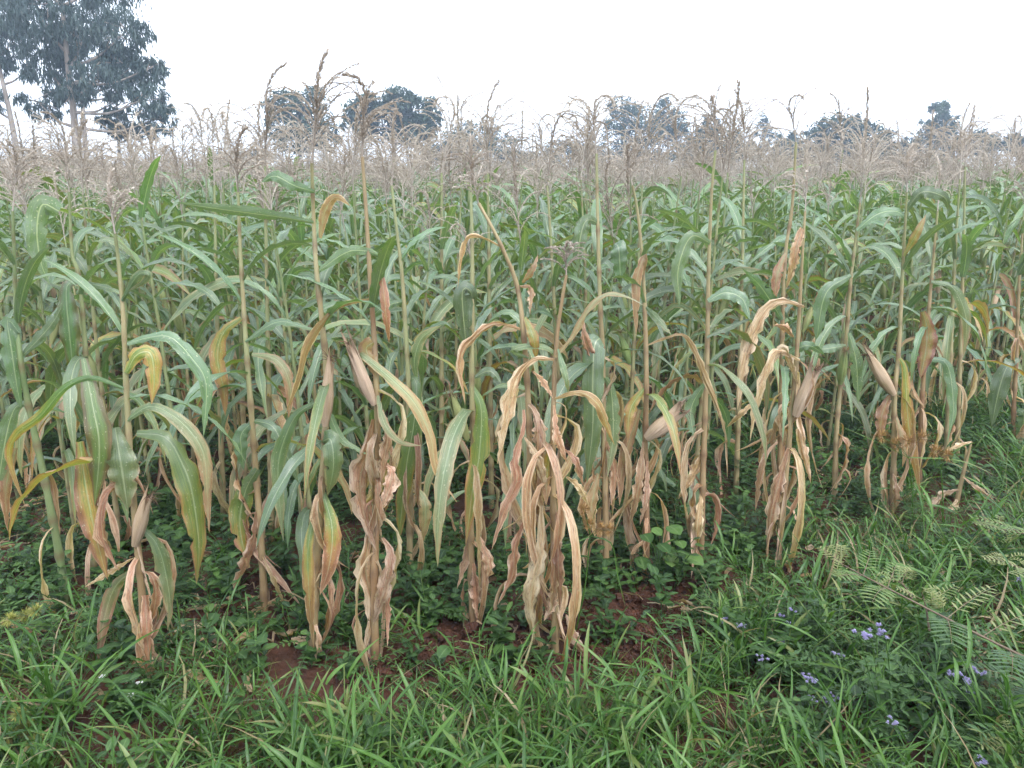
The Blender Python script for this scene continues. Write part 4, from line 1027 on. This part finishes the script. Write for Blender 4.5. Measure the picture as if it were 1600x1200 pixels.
# ------------------------------------------------------------------ single plants of the verge
def flower_weed(label, base, heads, scale=1.0, petal=None, seed=0, cat='flowering weed', group='mauve-flowered weeds in the verge'):
    R = random.Random(seed + 77); b = ground_at(*base); Y = b.y
    t = thing('flowering_weed', b, label, cat, group); up = Vector((0, 0, 1))
    for hx, hy in heads:
        tip = at(hx, hy, Y + R.uniform(-0.06, 0.06)) - b
        if tip.z < 0.10: tip = Vector((tip.x, tip.y, 0.12))
        p, L = spline([Vector((R.uniform(-0.01, 0.01), 0, -0.01)), tip * 0.5 + Vector((R.uniform(-0.02, 0.02), R.uniform(-0.02, 0.02), 0.02)), tip], 9)
        m = MB(); m.tube(p, [0.0022 - 0.0001 * k for k in range(9)], 5, 0, 0.55, [0.2] * 9)
        st = obj('stem', m.mesh('stem', [M_WEED]), t)
        for k in range(1, 7):
            for s in range(2):
                a = k * 1.5 + s * math.pi + R.uniform(-0.3, 0.3); m = MB()
                leaflet(m, Vector((0, 0, 0)), Vector((math.cos(a), math.sin(a), 0.3)), up, R.uniform(0.03, 0.055) * (1.15 - 0.1 * k), R.uniform(0.018, 0.03), R.uniform(0.1, 0.6), R.random(), R)
                obj('leaf', m.mesh('leaf', [M_WEED]), t, Matrix.Translation(p[k]))
        m = MB(); 
        for q in range(R.randint(5, 8)):
            c = tip + Vector((R.uniform(-0.016, 0.016), R.uniform(-0.016, 0.016), R.uniform(0, 0.008))) * scale
            m.tube([tip - Vector((0, 0, 0.012)), c], [0.0008, 0.0008], 3, 0, 0.5)
            for w in range(34):
                a, e = R.uniform(0, 6.28), R.uniform(0.1, 1.57); d = Vector((math.cos(a) * math.cos(e), math.sin(a) * math.cos(e), math.sin(e)))
                sd_ = d.cross(Vector((0.3, 0.2, 1))).normalized() * 0.0016; l = R.uniform(0.005, 0.008) * scale
                m.poly([tuple(c), tuple(c + d * l * 0.7 + sd_), tuple(c + d * l), tuple(c + d * l * 0.7 - sd_)], [(0, 0, R.uniform(0, 1), 0)] * 4, 1)
        obj('flower_head', m.mesh('flower_head', [M_WEED, petal or M_PETAL], False), t)
    return t
flower_weed('mauve-flowered weed beside the red soil patch, two small heads', (1150, 1030), [(1131, 972), (1157, 979)], seed=1)
flower_weed('mauve-flowered weed with a loose group of small pale heads left of the fern', (1235, 1035), [(1240, 955), (1222, 962), (1235, 977), (1220, 1003)], 0.9, seed=2)
flower_weed('mauve-flowered weed with one low bluish head in the grass', (1195, 1080), [(1191, 1031)], seed=3)
flower_weed('mauve-flowered weed with a single flat head below the tall bright one', (1315, 1080), [(1311, 1025)], 1.1, seed=4)
flower_weed('tallest mauve-flowered weed with the broadest, brightest flower cluster', (1385, 1150), [(1362, 998), (1341, 993), (1382, 987), (1370, 992)], 1.35, seed=5)
flower_weed('mauve-flowered weed with stacked small heads left of a broad dark leaf', (1265, 1125), [(1260, 1058), (1267, 1066)], seed=6)
flower_weed('mauve-flowered weed with three small heads nearly touching the grass', (1290, 1145), [(1267, 1093), (1293, 1087), (1306, 1093), (1292, 1098)], 0.85, seed=7)
flower_weed('mauve-flowered weed with two bright heads close under the fern frond', (1510, 1130), [(1491, 1057), (1506, 1066), (1531, 1053)], 1.2, seed=8)
flower_weed('mauve-flowered weed with a single head beneath the pair under the fern', (1512, 1150), [(1509, 1093)], 1.1, seed=9)
flower_weed('mauve-flowered weed with one pale head low between broad leaves', (1395, 1180), [(1392, 1128)], seed=10)
flower_weed('mauve-flowered weed at the right frame edge above the fern', (1590, 960), [(1590, 907)], 1.1, seed=11)
flower_weed('mauve-flowered weed cut by the bottom frame edge at right', (1535, 1230), [(1530, 1190)], 1.2, seed=12)
flower_weed('weed with tiny white flowers in the grass at lower left', (212, 1130), [(203, 1088), (220, 1090), (168, 1112)], 0.55, M_WPETAL, 13, group='white-flowered weeds in the verge')

def pinna(R, L, n, ll, lw, age, droop=1.6, th0=1.1):
    p = arch_path(L, th0, droop, n + 3, None, R.uniform(-0.3, 0.3), 1, R); mb = MB()
    mb.tube(p, [0.0016 - 0.001 * k / (n + 2) for k in range(n + 3)], 4, 1, 0.5); up = Vector((0, 0, 1))
    for k in range(2, n + 3):
        f = k / (n + 2); l = ll * (0.55 + 0.9 * math.sin(math.pi * min(1, 0.12 + 0.8 * f))) * 0.75
        T = (p[min(k + 1, n + 2)] - p[k - 1]).normalized()
        for s in (-1, 1):
            leaflet(mb, p[k], T * 0.45 + Vector((0, s, 0.08)), up, l * R.uniform(0.7, 0.95), lw * 0.85, age + R.uniform(-0.12, 0.12), R.random(), R, 'oval', 0.25)
    return mb
def fern(label, stem_px, Y0, Y1, pinnae, curl_tip=True, seed=0, foot=None):
    R = random.Random(seed + 300); n = len(stem_px)
    P = [at(x, y, Y0 + (Y1 - Y0) * i / (n - 1)) for i, (x, y) in enumerate(stem_px)]
    if foot: P = [Vector((foot[0], foot[1], gz(*foot) - 0.01))] + P
    b = P[0].copy(); t = thing('fern_frond', b, label, 'fern', 'fern fronds at the right edge')
    path, L = spline([q - b for q in P], 26)
    m = MB(); m.tube(path, [0.0045 - 0.0028 * k / 25 for k in range(26)], 6, 0, 0.3); obj('stem', m.mesh('stem', [M_FSTEM]), t)
    for f, az, Lp, npr, ll, lw, age, dr in pinnae:
        mm = pinna(R, Lp, npr, ll, lw, age, dr)
        obj('leaf', mm.mesh('leaf', [M_FERN, M_FSTEM]), t, Matrix.Translation(path[int(f * 25)]) @ Rz(az))
    if curl_tip:
        T = path[-1]
        for k in range(4):
            m = MB(); a = R.uniform(0, 6.28); q = T.copy(); pts = [q.copy()]; th = R.uniform(0.3, 1.0)
            for j in range(14):
                th += 0.12 + 0.035 * j; q = q + Vector((math.cos(a) * math.sin(th), math.sin(a) * math.sin(th), math.cos(th))) * (0.013 - 0.0006 * j); pts.append(q.copy())
            m.tube(pts, [0.002 - 0.0001 * j for j in range(15)], 4, 0, 0.9)
            for j in range(3, 15):
                for s in (-1, 1):
                    leaflet(m, pts[j], Vector((-math.sin(a) * s, math.cos(a) * s, 0.3)), Vector((0, 0, 1)), 0.018, 0.005, 0.9, 0.3, R, 'oval', 0)
            obj('curled_tip', m.mesh('curled_tip', [M_FERN]), t)
    return t
fern('long fern frond with brown stem slanting down to the right edge', [(1640, 1045), (1560, 1007), (1453, 953), (1350, 900), (1313, 880)], 1.95, 2.35,
     [(0.16, 4.2, 0.16, 7, 0.075, 0.011, 0.1, 1.9), (0.30, 0.3, 0.24, 8, 0.05, 0.010, 0.85, 1.5), (0.45, 4.3, 0.15, 7, 0.075, 0.011, 0.15, 2.0), (0.46, 0.4, 0.2, 7, 0.05, 0.010, 0.8, 1.5),
      (0.72, 3.9, 0.15, 6, 0.065, 0.011, 0.6, 1.8), (0.72, 0.9, 0.13, 6, 0.045, 0.009, 0.5, 1.6), (0.85, 3.6, 0.10, 5, 0.05, 0.009, 0.6, 1.7), (0.86, 0.9, 0.12, 6, 0.045, 0.008, 0.5, 1.5), (0.96, 2.2, 0.09, 5, 0.035, 0.007, 0.9, 1.4)], seed=1)
fern('upright fern shoot with curled yellowish tip standing behind the long frond', [(1452, 985), (1447, 950), (1440, 925)], 2.25, 2.27, [(0.75, 0.2, 0.12, 6, 0.04, 0.007, 0.8, 1.4), (0.8, 2.9, 0.08, 5, 0.03, 0.006, 0.85, 1.3)], True, 2)
fern('small fern shoot with pale curled head above the long frond', [(1425, 935), (1412, 915), (1403, 908)], 2.42, 2.45, [(0.8, 1.0, 0.09, 5, 0.03, 0.006, 0.7, 1.3)], True, 3)
fern('fern frond reaching in from the right edge at knee height', [(1660, 840), (1610, 835), (1560, 828)], 2.7, 2.9, [(0.35, 3.4, 0.18, 7, 0.055, 0.010, 0.6, 1.6), (0.6, 2.8, 0.16, 7, 0.05, 0.010, 0.6, 1.6), (0.85, 3.2, 0.14, 7, 0.045, 0.009, 0.75, 1.5)], True, 4)
fern('yellow-green fern frond reaching in below the mid-right edge', [(1660, 905), (1620, 895), (1570, 880)], 2.4, 2.6, [(0.35, 3.6, 0.16, 7, 0.05, 0.009, 0.85, 1.6), (0.65, 3.0, 0.15, 7, 0.045, 0.009, 0.9, 1.5)], True, 5)
fern('fern frond at the right edge with blue-green leaflets below the long one', [(1680, 1120), (1630, 1085), (1585, 1058)], 1.95, 2.05, [(0.3, 3.5, 0.2, 8, 0.075, 0.012, 0.05, 1.7), (0.6, 3.9, 0.2, 8, 0.075, 0.012, 0.05, 1.8), (0.9, 3.0, 0.16, 7, 0.06, 0.011, 0.1, 1.7)], False, 6)
fern('pale yellow fern frond in the bottom right corner', [(1660, 1215), (1620, 1190), (1580, 1165)], 1.75, 1.8, [(0.35, 3.4, 0.14, 7, 0.045, 0.009, 0.9, 1.7), (0.7, 3.1, 0.12, 7, 0.04, 0.008, 0.9, 1.6)], True, 7)

def sedge(label, base, crown, heads, bracts, green=False, seed=0, rpx=14):
    R = random.Random(seed + 400); b = ground_at(*base); Y = b.y
    t = thing('sedge', b, label, 'sedge', 'sedges in the verge')
    lo = lambda p, d=0.0: at(p[0], p[1], Y + d) - b
    c = lo(crown); path, L = spline([Vector((0, 0, -0.01)), c * 0.5 + Vector((0.01, 0, 0)), c], 14)
    m = MB(); m.tube(path, [0.0035 - 0.0001 * k for k in range(14)], 5, 0, 0.55, [0.3] * 14); obj('stem', m.mesh('stem', [M_GRASS]), t)
    for pts in bracts:
        p, L = spline([c] + [lo(q, R.uniform(-0.05, 0.05)) for q in pts], 12); m = MB()
        blade(m, p, Vector((0.3, 1, 0.5)).normalized(), 0.007, 0.45, 0.7, 0.5, 0.02, 0.4, 2, 0.3, seed=R.random(), base_w=0.8); obj('bract', m.mesh('bract', [M_GRASS]), t)
    for hx, hy in heads:
        h = lo((hx, hy), R.uniform(-0.05, 0.05)); m = MB(); k = rpx * pxm(hx, hy, Y)
        m.tube([c, c.lerp(h, 0.5) + Vector((0, 0, 0.01)), h], [0.0012, 0.001, 0.001], 4, 0, 0.5)
        for q in range(260):
            d = Vector((R.gauss(0, 1), R.gauss(0, 1), R.gauss(0.2, 0.8))).normalized(); s0 = h + d * k * R.uniform(0.05, 0.45); l = k * R.uniform(0.35, 0.75)
            sd_ = d.cross(Vector((0.3, 0.5, 1))).normalized() * 0.0013
            m.poly([tuple(s0), tuple(s0 + d * l * 0.5 + sd_), tuple(s0 + d * l), tuple(s0 + d * l * 0.5 - sd_)], [(0, 0, R.uniform(0, 1), 0)] * 4, 1)
        obj('spikelet_head', m.mesh('spikelet_head', [M_GRASS, M_SEDGEG if green else M_SEDGE], False), t)
    return t
sedge('brown-headed sedge in front of the maize plant with pinkish ear', (1425, 835), (1420, 715), [(1378, 682), (1418, 690), (1440, 684), (1400, 695)], [[(1370, 690), (1300, 660)], [(1430, 750), (1445, 790)], [(1500, 720), (1560, 745)]], seed=1, rpx=17)
sedge('smaller brown-headed sedge right of the pinkish-ear maize plant', (1470, 850), (1470, 730), [(1462, 705), (1480, 712)], [[(1500, 700), (1530, 690)]], seed=2, rpx=15)
sedge('golden brown sedge with long drooping bracts beside the driest maize plant', (897, 1000), (922, 838), [(920, 820), (938, 826), (912, 797), (952, 828)], [[(890, 850), (865, 853)], [(955, 850), (965, 900), (978, 950)], [(930, 800), (945, 770)]], seed=3, rpx=15)
sedge('yellow-green sedge head at the left edge above the grass', (40, 1035), (35, 980), [(15, 968), (40, 962), (55, 955)], [[(80, 960), (120, 975)], [(0, 990), (-20, 1010)]], True, 4, 15)
sedge('yellow-green sedge in the bottom left corner', (60, 1200), (45, 1140), [(15, 1150), (40, 1138), (30, 1115), (55, 1160)], [[(90, 1150), (140, 1170)], [(10, 1180), (-10, 1200)]], True, 5, 17)

def broad_weed(label, base, leaves, seed=0, age=0.55):
    R = random.Random(seed + 600); b = ground_at(*base); Y = b.y
    t = thing('broad_leaved_weed', b, label, 'weed', 'broad-leaved weeds'); 
    top = Vector((0, 0, 0))
    for k, (x, y) in enumerate(leaves):
        wpx = R.uniform(16, 30)
        c = at(x, y, Y + R.uniform(-0.06, 0.06)) - b; c.z = max(c.z, 0.04); s = wpx * pxm(x, y, Y)
        m = MB(); p, L = spline([Vector((0, 0, -0.01)), Vector((c.x * 0.4, c.y * 0.4, c.z * 0.75)), c], 8); m.tube(p, [0.0018] * 8, 4, 0, 0.6, [0.4] * 8); obj('stem', m.mesh('stem', [M_WEED]), t)
        m = MB(); d = Vector((R.uniform(-1, 1), -0.8, R.uniform(-0.1, 0.25))); leaflet(m, Vector((0, 0, 0)), d, Vector((0, -0.3, 1)), s * 1.15, s, age + R.uniform(-0.2, 0.2), R.random(), R, 'oval', 0.4)
        obj('leaf', m.mesh('leaf', [M_WEED]), t, Matrix.Translation(c))
broad_weed('bright broad-leaved weed right of the golden brown sedge', (1030, 925), [(1020, 825), (1045, 822), (1060, 845), (1030, 850), (1005, 835), (1048, 868), (1072, 870), (1020, 880), (1000, 870)], 1)
broad_weed('dark heart-leaved weed among the mauve flowers', (1350, 1140), [(1352, 1080), (1335, 1070), (1420, 1150), (1370, 1120)], 2, 0.15)
broad_weed('dark broad-leaved weed at the foot of the purple-edged maize plant', (175, 1040), [(165, 1005), (145, 1000), (185, 1010), (200, 1000)], 3, 0.2)
broad_weed('bright broad-leaved weed at the foot of the orange-edged maize plant', (350, 995), [(325, 945), (335, 958), (370, 970), (350, 985), (400, 990), (380, 960)], 4)
broad_weed('round-leaved weed in front of the red soil mound', (785, 1070), [(784, 1040), (770, 1035), (700, 1010), (690, 1020)], 5, 0.4)
broad_weed('dark broad-leaved weed deep in the shade at left', (110, 880), [(110, 835), (130, 850), (90, 845), (60, 860)], 6, 0.05)

# ------------------------------------------------------------------ trees behind the field
def tree(label, name, Y, trunk, clumps, leaf_mat, n_leaves, leaf, group='trees behind the field', droop=0.3, seed=0, trunk_r=0.12, spread=1.0, limbs=True):
    """trunk: photo pixels from foot to tip; clumps: (x, y, radius px, ry px) of the crown's masses at about the tree's own distance"""
    R = random.Random(seed + 1000); NR = np.random.RandomState(seed + 1)
    b = at(trunk[0][0], trunk[0][1], Y); b.z = 0
    t = thing(name, b, label, 'tree', group)
    P = [Vector((0, 0, -0.1))] + [at(x, y, Y) - b for x, y in trunk]
    P = [P[0]] + [q for q in P[1:] if q.z > 0.2]
    path, L = spline(P, 20); m = MB()
    m.tube(path, [trunk_r * (1 - 0.8 * k / 19) for k in range(20)], 8)
    cen = []
    k = pxm(*trunk[-1], Y)
    for (cx, cy, rx, ry) in clumps:
        if name != 'eucalyptus_tree': rx *= 1.22; ry *= 1.2
        c = at(cx, cy, Y + (R.uniform(-1, 1) * rx * 0.7 * spread + rx * 0.35) * k) - b; cen.append((c, rx * k, ry * k))
        if limbs:
            q = min(path, key=lambda v: (v - c - Vector((0, 0, -ry * k * 1.5))).length)
            pth, _ = spline([q, q.lerp(c, 0.5) + Vector((0, 0, -0.1 * (c - q).length)), c], 8); m.tube(pth, [trunk_r * 0.35 * (1 - 0.11 * j) for j in range(8)], 5)
            for w in range(4):
                e = c + Vector((R.uniform(-1, 1) * rx, R.uniform(-1, 1) * rx, R.uniform(-0.8, 1) * ry)) * k * 0.8
                pth, _ = spline([pth[4], c.lerp(e, 0.5), e], 5); m.tube(pth, [trunk_r * 0.14 * (1 - 0.18 * j) for j in range(5)], 4)
    obj('trunk', m.mesh('trunk', [M_BARK]), t)
    area = sum(r * q for _, r, q in cen); mb = MB(); ll, lw = leaf
    for c, rx, ry in cen:
        nl = int(n_leaves * rx * ry / area); ns = max(6, nl // 28)
        for s in range(ns):                       # twigs of leaves, uneven through the mass
            d = NR.normal(size=3); d /= np.linalg.norm(d); rad = NR.uniform(0.25, 1.0) ** 0.45 * NR.choice([1.0, 1.0, 1.0, 1.18])
            sc = c + Vector((d[0] * rx * rad, d[1] * rx * rad, d[2] * ry * rad)); tw = NR.uniform(0.08, 0.18) * (rx + ry) * 0.75
            ag = NR.uniform(0, 0.7)
            for q in range(28):
                o = NR.normal(size=3) * tw * 0.6; p = sc + Vector(o) + Vector((0, 0, -droop * abs(o[0]) * 0.8))
                a = NR.uniform(0, 6.283); dn = NR.normal(size=2) * 0.5
                dv = Vector((math.cos(a) * (1 - droop), math.sin(a) * (1 - droop), dn[0] - droop * 1.4)).normalized()
                w = dv.cross(Vector((NR.normal(), NR.normal(), NR.normal()))).normalized() * lw * 0.5; l = ll * NR.uniform(0.7, 1.3)
                mb.poly([tuple(p), tuple(p + dv * l * 0.45 + w), tuple(p + dv * l), tuple(p + dv * l * 0.45 - w)], [(0.5, 0.5, ag + NR.uniform(-0.15, 0.15), 0)] * 4)
    obj('crown', mb.mesh('crown', [leaf_mat], False), t)
    return t
tree('big eucalyptus at left with pale straight trunk, crown running out of the frame', 'eucalyptus_tree', 30, [(122, 330), (117, 200), (106, 100), (96, 0), (88, -90)],
     [(150, -40, 70, 40), (60, 20, 60, 40), (130, 60, 62, 34), (195, 50, 42, 34), (205, 105, 46, 30), (150, 120, 46, 28), (70, 95, 40, 32), (232, 150, 32, 28), (180, 160, 26, 20), (245, 185, 26, 18), (60, 160, 34, 26), (235, 105, 26, 20), (40, -60, 60, 40), (115, 150, 28, 22)],
     M_EUC, 18000, (0.25, 0.055), droop=0.65, seed=1, trunk_r=0.19)
tree('eucalyptus at the left frame edge with thin leaning trunks', 'eucalyptus_tree', 34, [(45, 330), (34, 280), (16, 180), (-2, 100), (-20, 0)], [(-20, 20, 50, 40), (20, 55, 34, 30), (-10, 90, 34, 20), (10, -20, 44, 34), (40, 110, 20, 16), (-25, 150, 30, 22)], M_EUC, 9000, (0.26, 0.055), droop=0.65, seed=2, trunk_r=0.17)
tree('slender eucalyptus behind the big one, dark thin trunk right of the pale one', 'eucalyptus_tree', 38, [(140, 330), (133, 220), (126, 120), (120, 20)], [(150, 20, 40, 34), (110, 70, 34, 30), (170, 100, 34, 24), (100, 130, 30, 22), (205, 130, 26, 20)], M_EUC, 8000, (0.26, 0.055), droop=0.65, seed=3, trunk_r=0.17)
tree('young eucalyptus with sparse low crown at the right foot of the big one', 'eucalyptus_tree', 33, [(190, 330), (186, 230), (182, 160), (180, 130)], [(190, 195, 26, 16), (225, 200, 24, 14), (250, 165, 20, 14), (165, 180, 18, 12)], M_EUC, 3200, (0.24, 0.05), droop=0.65, seed=4, trunk_r=0.12)
tree('round-crowned tree half hidden behind the tallest tassel', 'leafy_tree', 55, [(470, 290), (468, 230), (465, 180)], [(450, 165, 26, 22), (485, 160, 24, 20), (440, 195, 22, 20), (490, 200, 30, 24), (462, 210, 30, 22), (515, 215, 18, 16)], M_TREE, 6500, (0.30, 0.13), seed=5, trunk_r=0.18)
tree('domed tree with big drooping leaves, second from the eucalyptus', 'leafy_tree', 55, [(618, 290), (616, 230), (614, 175)], [(575, 165, 28, 20), (612, 155, 32, 18), (650, 170, 28, 20), (600, 190, 40, 22), (645, 200, 34, 20), (560, 190, 20, 16), (668, 185, 16, 14)], M_TREE, 7500, (0.42, 0.13), seed=6, trunk_r=0.2, droop=0.45)
tree('faint low tree left of centre, mostly veiled by tassels', 'leafy_tree', 75, [(745, 290), (744, 250), (742, 215)], [(745, 210, 34, 18), (715, 225, 26, 16), (780, 225, 26, 16), (745, 235, 45, 16)], M_TREE, 4500, (0.34, 0.14), seed=7, trunk_r=0.2)
tree('feathery tree with split crown rising right of centre', 'leafy_tree', 75, [(985, 290), (984, 230), (980, 180)], [(972, 168, 20, 15), (985, 180, 26, 16), (1000, 200, 30, 20), (960, 195, 14, 12), (975, 215, 30, 16)], M_TREE, 5500, (0.30, 0.12), seed=8, trunk_r=0.2)
tree('feathery tree close right of the split-crowned one', 'leafy_tree', 78, [(1045, 290), (1044, 230), (1040, 175)], [(1038, 172, 16, 14), (1050, 190, 22, 18), (1030, 205, 22, 16), (1058, 215, 18, 16)], M_TREE, 4500, (0.30, 0.12), seed=9, trunk_r=0.2)
tree('dark bushy tree behind the curved tassel spike', 'leafy_tree', 65, [(1112, 290), (1112, 240), (1110, 210)], [(1110, 200, 16, 14), (1100, 218, 24, 16), (1135, 222, 26, 18), (1120, 240, 44, 18), (1160, 235, 24, 14)], M_TREED, 5500, (0.32, 0.14), seed=10, trunk_r=0.2)
tree('thin poplar-like tree standing alone between two bushes', 'leafy_tree', 80, [(1196, 290), (1195, 230), (1194, 185)], [(1194, 188, 8, 12), (1190, 205, 11, 14), (1202, 215, 11, 14), (1196, 235, 14, 14)], M_TREE, 1500, (0.30, 0.10), seed=11, trunk_r=0.12)
tree('broad dark dome-shaped tree on the right', 'leafy_tree', 60, [(1322, 290), (1321, 240), (1318, 200)], [(1305, 198, 26, 16), (1330, 196, 24, 14), (1280, 215, 24, 18), (1360, 210, 26, 16), (1320, 225, 46, 24), (1290, 245, 36, 18), (1360, 240, 30, 20), (1384, 222, 14, 14)], M_TREED, 11000, (0.26, 0.14), seed=12, trunk_r=0.3)
tree('upright tree with ragged pointed crown near the right edge', 'leafy_tree', 70, [(1466, 290), (1465, 230), (1463, 170)], [(1468, 166, 12, 12), (1460, 185, 18, 15), (1474, 195, 18, 16), (1458, 212, 24, 16), (1445, 225, 18, 12), (1480, 220, 16, 14)], M_TREE, 4500, (0.32, 0.14), seed=13, trunk_r=0.18)
def bush(label, Y, x, y, rx, ry, nl, m=M_TREED, seed=0):
    R = random.Random(seed)
    cl = [(x + R.uniform(-0.6, 0.6) * rx, y + R.uniform(-0.4, 0.5) * ry, rx * R.uniform(0.35, 0.55), ry * R.uniform(0.4, 0.6)) for k in range(6)]
    return tree(label, 'bush', Y, [(x, 290), (x, y + ry), (x, y)], cl, m, nl, (0.32, 0.15), 'bushes behind the field', seed=seed + 40, trunk_r=0.08)
bush('low bush between the thin poplar and the dark dome tree', 72, 1232, 232, 24, 24, 3000, seed=1)
bush('low bush left of the ragged pointed tree', 72, 1418, 236, 26, 22, 3000, seed=2)
bush('bushy thicket right of the ragged pointed tree', 66, 1525, 228, 40, 22, 4200, M_TREE, seed=3)
bush('round bush cut by the right frame edge', 66, 1592, 226, 22, 20, 2600, M_TREE, seed=4)
bush('dim bush filling the space left of the split-crowned tree', 80, 905, 238, 50, 22, 4000, M_TREE, seed=5)
bush('dim bush between the domed tree and the faint low one', 80, 690, 236, 34, 22, 3000, M_TREE, seed=6)
bush('dim bush right of the eucalyptus at the field end', 80, 370, 250, 50, 18, 3000, M_TREE, seed=7)
bush('dim bush under the feathery trees right of centre', 82, 1010, 245, 60, 20, 4500, M_TREED, seed=8)
bush('dim bush behind the curved-spike tassels right of centre', 70, 1075, 244, 50, 24, 4500, M_TREED, seed=10)
bush('dim bush at the left foot of the dark dome tree', 64, 1255, 246, 45, 24, 4200, M_TREED, seed=11)
bush('dim bush at the right foot of the dark dome tree', 64, 1400, 248, 40, 22, 3600, M_TREED, seed=12)
bush('dim bush between the faint low tree and the dim one beside it', 75, 830, 250, 60, 20, 4000, M_TREE, seed=13)
bush('dim bush below the ragged pointed tree', 68, 1475, 250, 50, 20, 4000, M_TREED, seed=14)
bush('dim bush under the pale eucalyptus trunk', 60, 90, 262, 90, 20, 5000, M_TREE, seed=9)

# ------------------------------------------------------------------ haze box, added partly to imitate veiling lens glare
def haze(density):
    m, t = mat('haze_air'); v = t.nodes.new('ShaderNodeVolumePrincipled'); o = t.nodes.new('ShaderNodeOutputMaterial')
    v.inputs['Color'].default_value = (0.66, 0.80, 1.0, 1); v.inputs['Density'].default_value = density; v.inputs['Anisotropy'].default_value = 0.0
    t.links.new(v.outputs[0], o.inputs['Volume'])
    x0, x1, y0, y1, z0, z1 = -305, 305, -25, 305, -1.2, 17
    vv = [(x, y, z) for z in (z0, z1) for y in (y0, y1) for x in (x0, x1)]
    me = bpy.data.meshes.new('haze'); me.from_pydata(vv, [], [(0, 2, 3, 1), (4, 5, 7, 6), (0, 1, 5, 4), (2, 6, 7, 3), (0, 4, 6, 2), (1, 3, 7, 5)]); me.materials.append(m)
    tag(obj('haze', me), 'thin pale haze added over the field, partly imitating lens glare', None, None, 'stuff')
haze(0.0023)
